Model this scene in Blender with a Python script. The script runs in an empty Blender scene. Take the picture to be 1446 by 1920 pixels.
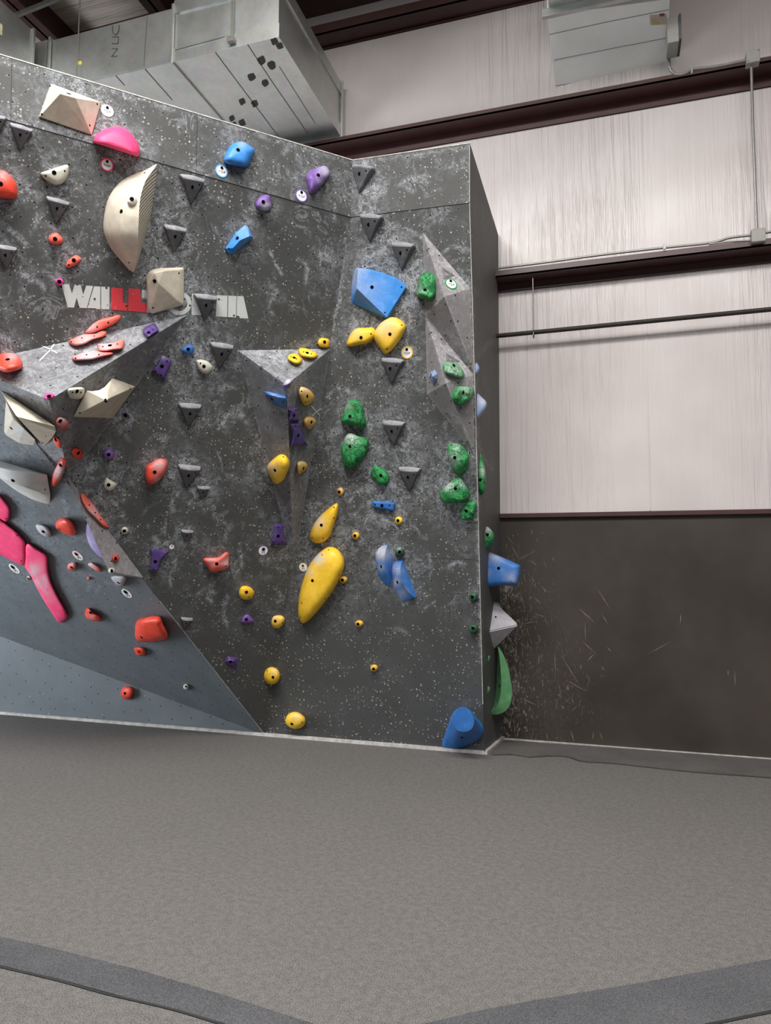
import bpy, bmesh, math, random
import numpy as np
from mathutils import Vector, Matrix
from mathutils.bvhtree import BVHTree
random.seed(7)
SC = bpy.context.scene
COL = SC.collection
# ------------------------------------------------------------------ camera
F, CX, CY = 1340.0, 723.0, 960.0
YAW, PITCH, ROLL = map(math.radians, (-17.46885, 4.59809, 0.34325))
O = np.array([0., 0., 1.5])
_fw = np.array([math.sin(YAW)*math.cos(PITCH), math.cos(YAW)*math.cos(PITCH), math.sin(PITCH)])
_rt = np.array([math.cos(YAW), -math.sin(YAW), 0.])
_up = np.cross(_rt, _fw)
RT = _rt*math.cos(ROLL) + _up*math.sin(ROLL)
UP = -_rt*math.sin(ROLL) + _up*math.cos(ROLL)
FW = _fw
cam = bpy.data.cameras.new('camera'); camo = bpy.data.objects.new('camera', cam); COL.objects.link(camo)
cam.sensor_fit = 'VERTICAL'; cam.sensor_height = 24.0; cam.lens = 24.0*F/1920.0
cam.clip_start = 0.05
camo.matrix_world = Matrix(((RT[0], UP[0], -FW[0], O[0]), (RT[1], UP[1], -FW[1], O[1]), (RT[2], UP[2], -FW[2], O[2]), (0, 0, 0, 1)))
SC.camera = camo

def ray(x, y): return FW + RT*((x-CX)/F) - UP*((y-CY)/F)
def onZ(x, y, z): d = ray(x, y); return O + d*(z-O[2])/d[2]
def onY(x, y, Y): d = ray(x, y); return O + d*Y/d[1]
def onX(x, y, X): d = ray(x, y); return O + d*X/d[0]
def project(P):
    Q = np.asarray(P) - O
    w = Q@FW
    return np.stack([CX+F*(Q@RT)/w, CY-F*(Q@UP)/w], -1)

class Plane:
    def __init__(s, a, b, c):
        n = np.cross(b-a, c-a); n = n/np.linalg.norm(n)
        if n@(O-a) < 0: n = -n
        s.p, s.n = a, n
        u = np.cross([0, 0, 1.], n)
        s.u = u/np.linalg.norm(u); s.v = np.cross(n, s.u)
    def at(s, x, y, h=0.0):
        d = ray(x, y); return O + d*(((s.p+s.n*h-O)@s.n)/(d@s.n))
    def uv(s, P): Q = np.asarray(P)-s.p; return np.stack([Q@s.u, Q@s.v], -1)

# ------------------------------------------------------------------ material helpers
def srgb(r, g, b):
    f = lambda c: (c/12.92 if c <= .04045 else ((c+.055)/1.055)**2.4)
    return (f(r/255), f(g/255), f(b/255), 1)
class NT:
    def __init__(s, name):
        s.m = bpy.data.materials.new(name); s.m.use_nodes = True
        s.t = s.m.node_tree; s.b = s.t.nodes['Principled BSDF']
    def n(s, typ, **kw):
        nd = s.t.nodes.new(typ)
        for k, v in kw.items():
            if k.startswith('i_'):
                key = k[2:]; key = int(key) if key.isdigit() else key.replace('_', ' ')
                if hasattr(v, 'is_output') or isinstance(v, bpy.types.NodeSocket): s.t.links.new(v, nd.inputs[key])
                else: nd.inputs[key].default_value = v
            else: setattr(nd, k, v)
        return nd
    def math(s, op, a, b=0.0, clamp=False):
        nd = s.t.nodes.new('ShaderNodeMath'); nd.operation = op; nd.use_clamp = clamp
        for i, v in enumerate((a, b)):
            if isinstance(v, bpy.types.NodeSocket): s.t.links.new(v, nd.inputs[i])
            else: nd.inputs[i].default_value = v
        return nd.outputs[0]
    def step(s, v, lo, hi):
        nd = s.t.nodes.new('ShaderNodeMapRange'); nd.interpolation_type = 'SMOOTHSTEP'
        s.t.links.new(v, nd.inputs['Value'])
        nd.inputs['From Min'].default_value = lo; nd.inputs['From Max'].default_value = hi
        return nd.outputs['Result']
    def mix(s, fac, a, b):
        nd = s.t.nodes.new('ShaderNodeMix'); nd.data_type = 'RGBA'
        for i, v in ((0, fac), (6, a), (7, b)):
            if isinstance(v, bpy.types.NodeSocket): s.t.links.new(v, nd.inputs[i])
            else: nd.inputs[i].default_value = v
        return nd.outputs[2]
    def noise(s, vec, scale, detail=4, rough=.55, dist=0.0):
        return s.n('ShaderNodeTexNoise', i_Vector=vec, i_Scale=scale, i_Detail=detail, i_Roughness=rough, i_Distortion=dist).outputs[0]
    def coord(s, which='Object'): return s.n('ShaderNodeTexCoord').outputs[which]
    def mapping(s, vec, scale=(1, 1, 1), loc=(0, 0, 0), rot=(0, 0, 0)):
        return s.n('ShaderNodeMapping', i_Vector=vec, i_Scale=scale, i_Location=loc, i_Rotation=rot).outputs[0]
    def attr(s, name, typ='GEOMETRY', out='Fac'):
        return s.n('ShaderNodeAttribute', attribute_name=name, attribute_type=typ).outputs[out]
    def link(s, a, key): s.t.links.new(a, s.b.inputs[key])
    def setv(s, **kw):
        for k, v in kw.items(): s.b.inputs[k.replace('_', ' ')].default_value = v
    def bump(s, h, strength=.3, dist=.01):
        nd = s.n('ShaderNodeBump', i_Height=h, i_Strength=strength, i_Distance=dist); s.link(nd.outputs[0], 'Normal')

def plain(name, col, rough=.6, metal=0.0, var=.12, scale=20):
    t = NT(name); v = t.noise(t.coord(), scale)
    c = t.mix(t.step(v, .3, .7), tuple(x*(1-var) for x in col[:3])+(1,), tuple(min(1, x*(1+var)) for x in col[:3])+(1,))
    t.link(c, 'Base Color'); t.setv(Roughness=rough, Metallic=metal); return t.m

def hold_mat(name, col, rough=.5, spec=.4, worn=.12):
    """moulded resin: slight pore bump, chalk gathered where the mesh attribute 'ck' says"""
    t = NT(name); co = t.coord()
    rnd = t.n('ShaderNodeObjectInfo').outputs['Random']
    off = t.n('ShaderNodeVectorMath', operation='ADD', i_0=co, i_1=(0, 0, 0))
    cb = t.n('ShaderNodeCombineXYZ', i_X=t.math('MULTIPLY', rnd, 31.0), i_Y=t.math('MULTIPLY', rnd, 17.0)); t.t.links.new(cb.outputs[0], off.inputs[1])
    co = off.outputs[0]
    n1 = t.noise(co, 14, 5, .6); n2 = t.noise(co, 90, 3, .6)
    base = t.mix(t.step(n1, .3, .72), tuple(x*.88 for x in col[:3])+(1,), tuple(min(1, x*1.1) for x in col[:3])+(1,))
    ck = t.math('ADD', t.attr('ck'), t.math('MULTIPLY', t.step(n1, .52, .75), worn))
    ck = t.math('MULTIPLY', ck, t.math('ADD', .55, t.math('MULTIPLY', t.step(n2, .3, .65), .6)), True)
    c = t.mix(ck, base, srgb(196, 196, 202))
    t.link(c, 'Base Color')
    t.link(t.math('ADD', rough, t.math('MULTIPLY', ck, .35), True), 'Roughness')
    t.setv(Specular_IOR_Level=spec)
    t.bump(n2, .25, .002); return t.m

def chalk_wall(name, base, chalk, hole=True, fleck=.42, chalk_amt=1.0, fleckcol=(186, 176, 162), spec=.25, rough=.62):
    """painted plywood panel: T-nut holes, chips down to the wood, chalk smears led by the attribute 'chalk'"""
    t = NT(name); uv = t.coord('UV')
    n1 = t.noise(uv, 2.2, 6, .65, .6); n2 = t.noise(uv, 17, 6, .72, 1.2); n3 = t.noise(uv, 120, 2, .6)
    at = t.attr('chalk')
    use = t.attr('wear')
    amt = t.math('ADD', t.math('MULTIPLY', at, 1.0), t.math('MULTIPLY', t.math('MULTIPLY', t.step(n1, .48, .76), use), .5*chalk_amt))
    patt = t.step(n2, .42, .66)
    spk = t.step(n3, .44, .66)
    w_ = t.noise(t.mapping(uv, (1, .8, 1), (3.1, 1.7, 0)), 4.5, 3, .6, 2.2)
    wisp = t.math('SUBTRACT', 1.0, t.step(t.math('ABSOLUTE', t.math('SUBTRACT', w_, .5)), .004, .05))
    wisp = t.math('MULTIPLY', t.math('MULTIPLY', wisp, t.math('MULTIPLY', t.step(t.noise(uv, 3.3, 3), .48, .66), use)), .5*chalk_amt)
    grain = t.math('ADD', t.math('MULTIPLY', patt, .55), t.math('MULTIPLY', t.math('MULTIPLY', spk, t.step(n2, .3, .6)), .75))
    msk = t.math('ADD', t.math('MULTIPLY', amt, grain), t.math('MULTIPLY', wisp, t.math('ADD', .35, t.math('MULTIPLY', spk, .65))))
    msk = t.math('MULTIPLY', t.math('MINIMUM', t.math('MULTIPLY', msk, 1.12), 1.0), .92)
    bcol = t.mix(t.step(t.noise(uv, 3.1, 3), .3, .7), tuple(x*.92 for x in base[:3])+(1,), tuple(x*1.06 for x in base[:3])+(1,))
    c = t.mix(msk, bcol, chalk)
    if fleck > 0:
        for sc_, prob, rad in ((25, fleck*1.05, .0046), (36, fleck*.75, .0032)):
            vo = t.n('ShaderNodeTexVoronoi', i_Vector=t.mapping(uv, loc=(sc_*.13, .7, 0)), i_Scale=float(sc_), voronoi_dimensions='2D')
            sep = t.n('ShaderNodeSeparateColor', i_Color=vo.outputs['Color'])
            clus = t.math('MULTIPLY', t.step(t.noise(uv, 5.5, 2), .36, .62), prob)
            on = t.math('LESS_THAN', sep.outputs[0], clus)
            r = t.math('MULTIPLY', t.math('ADD', .55, sep.outputs[1]), rad*sc_)
            hit = t.math('MULTIPLY', on, t.math('LESS_THAN', vo.outputs['Distance'], r))
            fc = t.mix(sep.outputs[2], srgb(*fleckcol), srgb(150, 143, 138))
            c = t.mix(t.math('MULTIPLY', hit, .82), c, fc)
    if hole:
        vo = t.n('ShaderNodeTexVoronoi', i_Vector=t.mapping(uv, rot=(0, 0, .62)), i_Scale=6.6, voronoi_dimensions='2D', i_Randomness=.42)
        ring = t.math('LESS_THAN', vo.outputs['Distance'], .0105*6.6)
        c = t.mix(t.math('MULTIPLY', ring, .18), c, srgb(170, 168, 162))
        hit = t.math('LESS_THAN', vo.outputs['Distance'], .0075*6.6)
        c = t.mix(t.math('MULTIPLY', hit, .93), c, (.004, .004, .004, 1))
    t.link(c, 'Base Color'); t.setv(Roughness=rough, Specular_IOR_Level=spec)
    t.bump(n3, .1, .003); return t.m

M = {}
M['wall'] = chalk_wall('wall_grey_paint', srgb(70, 71, 70), srgb(174, 178, 185), chalk_amt=1.0)
M['side'] = chalk_wall('wall_side_paint', srgb(86, 85, 83), srgb(136, 136, 138), hole=False, fleck=.05, chalk_amt=.5)
M['slate'] = chalk_wall('wall_slate_paint', srgb(100, 106, 111), srgb(168, 174, 182), fleck=.03, chalk_amt=.35)
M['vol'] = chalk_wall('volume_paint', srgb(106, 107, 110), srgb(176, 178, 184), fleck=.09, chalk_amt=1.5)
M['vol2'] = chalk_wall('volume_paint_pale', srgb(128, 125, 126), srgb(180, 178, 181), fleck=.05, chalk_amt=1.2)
for nm, c, r in (('charcoal', (84, 84, 87), .5), ('beige', (205, 196, 178), .55), ('white', (202, 203, 196), .55), ('cream', (206, 203, 188), .55), ('pink', (252, 72, 124), .5), ('magenta', (240, 70, 150), .45),
                 ('red', (228, 72, 50), .45), ('coral', (240, 104, 88), .5), ('blue', (58, 136, 214), .45), ('navy', (54, 114, 186), .5), ('paleblue', (140, 160, 196), .5), ('purple', (84, 62, 122), .2),
                 ('violet', (122, 88, 160), .5), ('lavender', (158, 140, 196), .5), ('yellow', (252, 200, 52), .45), ('gold', (226, 180, 70), .5), ('sand', (222, 176, 100), .5),
                 ('green', (28, 132, 66), .45), ('darkgreen', (44, 96, 62), .55), ('sage', (84, 138, 92), .55), ('silver', (176, 173, 178), .55)):
    M[nm] = hold_mat(nm+'_resin', srgb(*c), r)
for nm, c in (('green', (34, 140, 72)), ('darkgreen', (44, 96, 62))):
    t = NT(nm+'_rock_resin'); co = t.coord()
    n1 = t.noise(co, 24, 6, .65, .8); n2 = t.noise(co, 70, 4, .65)
    rid = t.math('ABSOLUTE', t.math('SUBTRACT', t.noise(t.mapping(co, (1, 1, .55), rot=(.3, .5, .2)), 13, 3, .55, 1.6), .5))
    crack = t.step(rid, .0, .035)
    base = t.mix(t.step(n1, .3, .7), srgb(*[x*.8 for x in c]), srgb(*[min(255, x*1.12) for x in c]))
    base = t.mix(crack, srgb(*[x*.55 for x in c]), base)
    ck = t.math('ADD', t.attr('ck'), t.math('MULTIPLY', t.step(n1, .55, .75), .14))
    ck = t.math('MULTIPLY', t.math('MULTIPLY', ck, t.math('ADD', .5, t.math('MULTIPLY', t.step(n2, .35, .62), .7))), t.math('ADD', .3, t.math('MULTIPLY', crack, .7)), True)
    t.link(t.mix(ck, base, srgb(198, 204, 200)), 'Base Color'); t.setv(Roughness=.55)
    t.bump(t.math('ADD', t.math('MULTIPLY', crack, .6), t.math('MULTIPLY', n1, 1.0)), .7, .012); M[nm] = t.m
M['bolt'] = plain('bolt_black', (.004, .004, .004, 1), .95); M['bolt'].node_tree.nodes['Principled BSDF'].inputs['Specular IOR Level'].default_value = 0.02
M['steel'] = plain('bolt_steel', srgb(120, 116, 108), .4, .6)
M['tag'] = plain('tag_white', srgb(232, 232, 230), .45, var=.03)
M['ink'] = plain('tag_ink', srgb(70, 68, 84), .6)
for nm, c in (('pink', (230, 70, 120)), ('blue', (70, 150, 210)), ('purple', (110, 80, 160)), ('yellow', (240, 195, 60)), ('green', (50, 150, 90)), ('white', (226, 224, 218)), ('black', (40, 36, 36)), ('red', (190, 60, 50))):
    M['ring_'+nm] = plain('tag_ring_'+nm, srgb(*c), .45, var=.03)
M['maroon'] = plain('maroon_steel_paint', srgb(66, 37, 37), .42, var=.1, scale=6)
M['zinc'] = plain('zinc_conduit', srgb(140, 138, 134), .45, .6, var=.08)
M['boxgrey'] = plain('grey_enamel', srgb(150, 147, 142), .5, var=.05)
M['blackpipe'] = plain('black_pipe', srgb(42, 38, 34), .6, .3, var=.3, scale=40)

# ------------------------------------------------------------------ object helpers
def link(o, parent=None):
    COL.objects.link(o)
    if parent is not None: o.parent = parent
    return o
def tag(o, label=None, cat=None, group=None, kind=None):
    if label: o['label'] = label
    if cat: o['category'] = cat
    if group: o['group'] = group
    if kind: o['kind'] = kind
    return o
def mesh_obj(name, verts, faces, mat, parent=None, origin=None, smooth=False, ck=None, uv=None):
    V = np.asarray(verts, float)
    if origin is None: origin = V.mean(0) if parent is None else np.array(parent_origin(parent))
    me = bpy.data.meshes.new(name)
    me.from_pydata([tuple(v-origin) for v in V], [], [tuple(f) for f in faces])
    me.materials.append(M[mat] if isinstance(mat, str) else mat)
    if ck is not None:
        a = me.attributes.new('ck', 'FLOAT', 'POINT'); a.data.foreach_set('value', np.asarray(ck, np.float32))
    if uv is not None:
        ul = me.uv_layers.new(name='UVMap'); idx = np.empty(len(me.loops), int); me.loops.foreach_get('vertex_index', idx)
        ul.data.foreach_set('uv', np.asarray(uv, np.float32)[idx].ravel())
    bm = bmesh.new(); bm.from_mesh(me); bmesh.ops.recalc_face_normals(bm, faces=bm.faces)
    bm.to_mesh(me); bm.free()
    if smooth: me.polygons.foreach_set('use_smooth', [True]*len(me.polygons))
    o = bpy.data.objects.new(name, me)
    if parent is None: o.location = origin
    return link(o, parent)
def parent_origin(p): return np.array(p.location) if p.parent is None else parent_origin(p.parent)+np.array(p.location)

def boxes_obj(name, boxes, mat, parent=None, bevel=0.0):
    """boxes: list of (lo, hi) in world space"""
    V, Fc = [], []
    for lo, hi in boxes:
        b = len(V)
        V += [(x, y, z) for x in (lo[0], hi[0]) for y in (lo[1], hi[1]) for z in (lo[2], hi[2])]
        Fc += [tuple(b+i for i in f) for f in ((0, 1, 3, 2), (4, 6, 7, 5), (0, 4, 5, 1), (2, 3, 7, 6), (0, 2, 6, 4), (1, 5, 7, 3))]
    o = mesh_obj(name, V, Fc, mat, parent)
    if bevel:
        md = o.modifiers.new('bevel', 'BEVEL'); md.width = bevel; md.segments = 2; md.limit_method = 'ANGLE'
    return o
def tube_obj(name, pts, r, mat, parent=None, n=10):
    P = [np.asarray(p, float) for p in pts]; V, Fc = [], []
    up = np.array([.13, .31, .94])
    for i, p in enumerate(P):
        d = P[min(i+1, len(P)-1)]-P[max(i-1, 0)]; d = d/np.linalg.norm(d)
        a = np.cross(d, up); a /= np.linalg.norm(a); b = np.cross(d, a)
        for k in range(n):
            t = 2*math.pi*k/n; V.append(p+r*(a*math.cos(t)+b*math.sin(t)))
    for i in range(len(P)-1):
        for k in range(n): Fc.append((i*n+k, i*n+(k+1) % n, (i+1)*n+(k+1) % n, (i+1)*n+k))
    Fc.append(tuple(range(n))); Fc.append(tuple((len(P)-1)*n+k for k in range(n)))
    return mesh_obj(name, V, Fc, mat, parent, smooth=False)

def catmull(P, n, closed=True):
    P = np.asarray(P, float); m = len(P); out = []
    segs = m if closed else m-1
    for i in range(segs):
        if closed: a, b, c, d = P[(i-1) % m], P[i], P[(i+1) % m], P[(i+2) % m]
        else: a, b, c, d = P[max(i-1, 0)], P[i], P[i+1], P[min(i+2, m-1)]
        for k in range(8):
            t = k/8.0
            out.append(.5*((2*b)+(c-a)*t+(2*a-5*b+4*c-d)*t*t+(3*b-a-3*c+d)*t**3))
    if not closed: out.append(P[-1])
    out = np.array(out)
    Q = np.vstack([out, out[:1]]) if closed else out
    L = np.r_[0, np.cumsum(np.linalg.norm(np.diff(Q[:, :2], axis=0), axis=1))]
    s = np.linspace(0, L[-1], n, endpoint=not closed)
    return np.stack([np.interp(s, L, Q[:, k]) for k in range(Q.shape[1])], -1)

def hashnoise(P, seed=0.0):
    """cheap smooth 3D noise, P Nx3 -> about -1..1"""
    s = np.zeros(len(P)); rs = np.random.RandomState(int(seed*977) % 99991)
    for k in range(9):
        w = rs.normal(size=3); w = w/np.linalg.norm(w)*(1+.35*k); s += np.sin(P@w+rs.rand()*6.28)/(1+.25*k)
    return s/3.0

ZONE = {'P': (0, 0, 1), 'Z1': (0, 0, 3.0125), 'Z2': (0, 300, 4.0167), 'Z3': (320, 220, 4.0167), 'Z4': (0, 560, 4.0167), 'Z5': (0, 840, 4.0167),
        'Y1': (620, 260, 4.253), 'Y2': (400, 600, 5.164), 'Y3': (620, 600, 4.253), 'Y4': (340, 880, 4.0167), 'Y5': (680, 880, 4.0167),
        'Y6': (380, 1120, 4.0167), 'Y7': (780, 1160, 5.5615), 'LG': (100, 500, 3.8053), 'D1': (0, 0, 6.025), 'D2': (180, 0, 6.025), 'D3': (400, 0, 5.164), 'D4': (1000, 0, 3.242)}
def px(z, pts):
    x0, y0, s = ZONE[z]
    return [(x0+p[0]/s, y0+p[1]/s)+tuple(p[2:]) for p in pts]
def circ(x, y, rx, ry=None, n=12, ph=0.0):
    ry = ry or rx
    return [(x+rx*math.cos(2*math.pi*k/n+ph), y+ry*math.sin(2*math.pi*k/n+ph)) for k in range(n)]

HOLDPX = []          # centre and radius of every hold in the picture: chalk gathers round them

def add_dots(o, dots, r, name, mat, z):
    """bolts and screws sunk in a hold: a raised rim and a dark socket, set on the surface that is really there"""
    me = o.data; org = np.array(o.location)
    bvh = BVHTree.FromPolygons([tuple(np.array(v.co)+org) for v in me.vertices], [tuple(p.vertices) for p in me.polygons])
    for (x, y) in px(z, dots):
        d = ray(x, y); hit, nrm, i_, ds = bvh.ray_cast(Vector(O), Vector(d).normalized())
        if hit is None: continue
        if nrm.dot(Vector(d)) > 0: nrm = -nrm
        q = nrm.to_track_quat('Z', 'Y'); V, Fc = [], []
        N = 12
        for rr, hh in ((1.0, -.004), (1.0, .0015), (.9, .0022), (.72, .0018)):
            for k in range(N):
                t = 2*math.pi*k/N; V.append(np.array(hit+q@Vector((r*rr*math.cos(t), r*rr*math.sin(t), hh))))
        for a in range(3):
            for k in range(N): Fc.append((a*N+k, a*N+(k+1) % N, (a+1)*N+(k+1) % N, (a+1)*N+k))
        Fc.append(tuple(3*N+k for k in range(N)))
        b = mesh_obj(name, V, Fc, mat, o)

def finish_hold(o, label, z, bolts, screws, group, cat='climbing hold', br=.0135):
    tag(o, label, cat, group)
    if bolts: add_dots(o, bolts, br, 'bolt', 'bolt', z)
    if screws: add_dots(o, screws, .0058, 'screw', 'bolt', z)
    return o

def ck_eval(P, ckspots, z):
    c = np.zeros(len(P))
    if ckspots:
        pp = project(P)
        for (x, y, r, a) in ckspots:
            (cx_, cy_), = px(z, [(x, y)]); rr = r/ZONE[z][2]
            c = np.maximum(c, 1.25*a*np.exp(-(((pp-[cx_, cy_])**2).sum(1))/(rr*rr)))
    return c

def dome(mat, label, z, outline, plane, h, bolts=(), screws=(), peak=None, e=(.62, .8), rough=0.0, ck=(), group=None, off=0.0, n=40, rings=9, name='climbing_hold', note=True, freq=28, solid=0.0, smooth=True, sharp=False):
    """a rounded hold: its outline where it meets the wall, swelling to height h around peak"""
    pts = np.array(px(z, outline))
    cen = pts.mean(0)
    if sharp:
        Lp = []
        m = len(pts)
        for i in range(m):
            for k in range(max(1, n//m)): Lp.append(pts[i]+(pts[(i+1) % m]-pts[i])*k/max(1, n//m))
        pts = np.array(Lp)
    else: pts = catmull(pts, n)
    n = len(pts)
    pk = np.array(px(z, [peak])[0]) if peak is not None else pts.mean(0)
    V, Fc = [], []
    sides = [1] if not solid else [1, -1]
    for sd in sides:
        b0 = len(V)
        hh = h if sd == 1 else solid
        levels = ([(-.006, 1.0)] if not solid else []) + [(hh*math.sin(t)**e[1], math.cos(t)**e[0]) for t in np.linspace(0, math.pi/2*.985, rings)]
        for (hz, s) in levels:
            c_ = pk
            for p in pts:
                q = c_+(p-c_)*s
                V.append(plane.at(q[0], q[1], off+sd*hz))
        R_ = len(levels)
        for a in range(R_-1):
            for k in range(n): Fc.append((b0+a*n+k, b0+a*n+(k+1) % n, b0+(a+1)*n+(k+1) % n, b0+(a+1)*n+k))
        Fc.append(tuple(b0+(R_-1)*n+k for k in range(n)))
    V = np.array(V)
    if rough:
        nz = hashnoise(V*freq, h*100+pts[0, 0])
        amp = np.clip((V-plane.p-plane.n*off)@plane.n/h, 0, 1)
        amp = np.clip(amp*3, 0, 1)
        V = V+plane.n*(nz*rough*h*amp)[:, None]
    base = plane.at(cen[0], cen[1], off)
    o = mesh_obj(name, V, Fc, mat, origin=base, smooth=smooth, ck=ck_eval(V, ck, z))
    if solid:
        bm = bmesh.new(); bm.from_mesh(o.data); bmesh.ops.remove_doubles(bm, verts=bm.verts, dist=1e-5); bmesh.ops.recalc_face_normals(bm, faces=bm.faces); bm.to_mesh(o.data); bm.free()
    if note: HOLDPX.append((cen[0], cen[1], np.linalg.norm(pts-cen, axis=1).mean()))
    return finish_hold(o, label, z, bolts, screws, group)

def hull(mat, label, z, pts, plane, bolts=(), screws=(), bevel=.008, ck=(), group=None, off=0.0, base=True, name='climbing_hold', note=True, cat='climbing hold', seg=3):
    """a faceted hold: corners given with their height over the wall"""
    P = px(z, pts)
    bm = bmesh.new(); W = []
    for p in P:
        W.append(plane.at(p[0], p[1], off+p[2]))
        if base and p[2] < .05: W.append(plane.at(p[0], p[1], off-.004) if p[2] > -.003 else W[-1])
    W = np.array(W); cen = np.mean([p[:2] for p in P], 0); org = plane.at(cen[0], cen[1], off)
    for w in W: bm.verts.new(tuple(w-org))
    r = bmesh.ops.convex_hull(bm, input=bm.verts)
    bmesh.ops.delete(bm, geom=list({g for g in r['geom_interior']+r['geom_unused'] if isinstance(g, bmesh.types.BMVert)}), context='VERTS')
    bmesh.ops.dissolve_limit(bm, angle_limit=.05, verts=bm.verts, edges=bm.edges)
    if bevel: bmesh.ops.bevel(bm, geom=bm.edges[:], offset=bevel, segments=seg, affect='EDGES', clamp_overlap=True, profile=.6)
    bmesh.ops.recalc_face_normals(bm, faces=bm.faces)
    me = bpy.data.meshes.new(name); bm.to_mesh(me); bm.free(); me.materials.append(M[mat])
    V = np.array([tuple(v.co) for v in me.vertices])+org
    me.attributes.new('ck', 'FLOAT', 'POINT').data.foreach_set('value', ck_eval(V, ck, z).astype(np.float32))
    me.polygons.foreach_set('use_smooth', [True]*len(me.polygons))
    o = bpy.data.objects.new(name, me); o.location = org; link(o)
    md = o.modifiers.new('normals', 'WEIGHTED_NORMAL'); md.keep_sharp = False; md.weight = 90
    if note: HOLDPX.append((cen[0], cen[1], np.linalg.norm(np.array([p[:2] for p in P])-cen, axis=1).mean()))
    return finish_hold(o, label, z, bolts, screws, group, cat)

def loft(mat, label, z, rows, plane, bolts=(), screws=(), n=28, sub=5, ck=(), group=None, off=0.0, name='climbing_hold', grip=None):
    """a hold with a curved ridge: rows run side by side from one edge over the ridge to the other edge"""
    R_ = [catmull([tuple(p) for p in px(z, r)], n, closed=False) for r in rows]
    full = []
    for a in range(len(R_)-1):
        for k in range(sub):
            t = k/sub
            full.append(R_[a]*(1-t)+R_[a+1]*t)
    full.append(R_[-1])
    V = [plane.at(p[0], p[1], off+p[2]) for r in full for p in r]
    m = len(full); Fc = [(a*n+k, a*n+k+1, (a+1)*n+k+1, (a+1)*n+k) for a in range(m-1) for k in range(n-1)]
    P0 = np.vstack([R_[0], R_[-1]])
    cen = P0[:, :2].mean(0); org = plane.at(cen[0], cen[1], off)
    # close the back against the wall
    b = len(V)
    V += [plane.at(p[0], p[1], off-.006) for p in R_[0]]+[plane.at(p[0], p[1], off-.006) for p in R_[-1]]
    for k in range(n-1):
        Fc.append((k, k+1, b+k+1, b+k)); e0 = (m-1)*n; Fc.append((e0+k, e0+k+1, b+n+k+1, b+n+k)); Fc.append((b+k, b+k+1, b+n+k+1, b+n+k))
    for k0, bb in ((0, 0), (n-1, n-1)): Fc.append(tuple(a*n+k0 for a in range(m))+(b+n+bb, b+bb))
    V = np.array(V)
    o = mesh_obj(name, V, Fc, mat, origin=org, smooth=True, ck=ck_eval(V, ck, z))
    o.data.set_sharp_from_angle(angle=math.radians(32))
    if grip is not None:
        o.data.materials.append(M['grip'])
        for f in list(o.data.polygons)[:(m-1)*(n-1)]:
            if grip[0] <= f.index//(n-1) < grip[1]: f.material_index = 1
    HOLDPX.append((cen[0], cen[1], np.linalg.norm(P0[:, :2]-cen, axis=1).mean()))
    return finish_hold(o, label, z, bolts, screws, group)

def volume(label, z, verts, faces, mat='vol', side=.22):
    """plywood volume: corners (pixel, plane, height); each facet carries its own UV in metres and can hold holds"""
    W = [pl_.at(*px(z, [(x, y)])[0], h) for (x, y, pl_, h) in verts]
    W = np.array(W); org = W.mean(0)
    V, Fc, UV, planes = [], [], [], []
    for f in faces:
        pln = Plane(W[f[0]], W[f[1]], W[f[2]]); planes.append(pln)
        # refined facet so that chalk can be mapped on it
        a, b_, c_ = (W[i] for i in f[:3]); N = 40; base = len(V)
        idx = {}
        for i in range(N+1):
            for j in range(N+1-i):
                p = a+(b_-a)*i/N+(c_-a)*j/N; idx[i, j] = len(V); V.append(p); UV.append(pln.uv(p)+sum(map(ord, label)) % 7)
        for i in range(N):
            for j in range(N-i):
                Fc.append((idx[i, j], idx[i+1, j], idx[i, j+1]))
                if j < N-i-1: Fc.append((idx[i+1, j], idx[i+1, j+1], idx[i, j+1]))
    V = np.array(V)
    o = mesh_obj('climbing_volume', V, Fc, mat, origin=org, uv=np.array(UV))
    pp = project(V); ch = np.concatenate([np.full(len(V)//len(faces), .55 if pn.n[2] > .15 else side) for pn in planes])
    # worn, chalky edges
    for f in faces:
        for i in range(3):
            A, B = project(W[f[i]]), project(W[f[(i+1) % 3]]); d = B-A; L = d@d
            t = np.clip(((pp-A)@d)/L, 0, 1); ds = np.linalg.norm(pp-A-t[:, None]*d, axis=1); ch = np.maximum(ch, .75*np.exp(-(ds/3.5)**2))
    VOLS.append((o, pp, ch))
    tag(o, label, 'climbing volume', 'plywood volumes on the climbing wall')
    return o, planes
VOLS = []

t = NT('beige_grip_texture'); co = t.coord()
sx = t.n('ShaderNodeSeparateXYZ', i_Vector=co)
wv = t.math('MULTIPLY', t.math('SINE', t.math('MULTIPLY', sx.outputs[2], 200.0)), t.math('SINE', t.math('MULTIPLY', t.math('SUBTRACT', sx.outputs[0], sx.outputs[1]), 170.0)))
t.link(t.mix(t.step(wv, -.2, .3), srgb(176, 168, 150), srgb(208, 199, 182)), 'Base Color'); t.setv(Roughness=.8); t.bump(wv, .8, .006); M['grip'] = t.m

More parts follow.
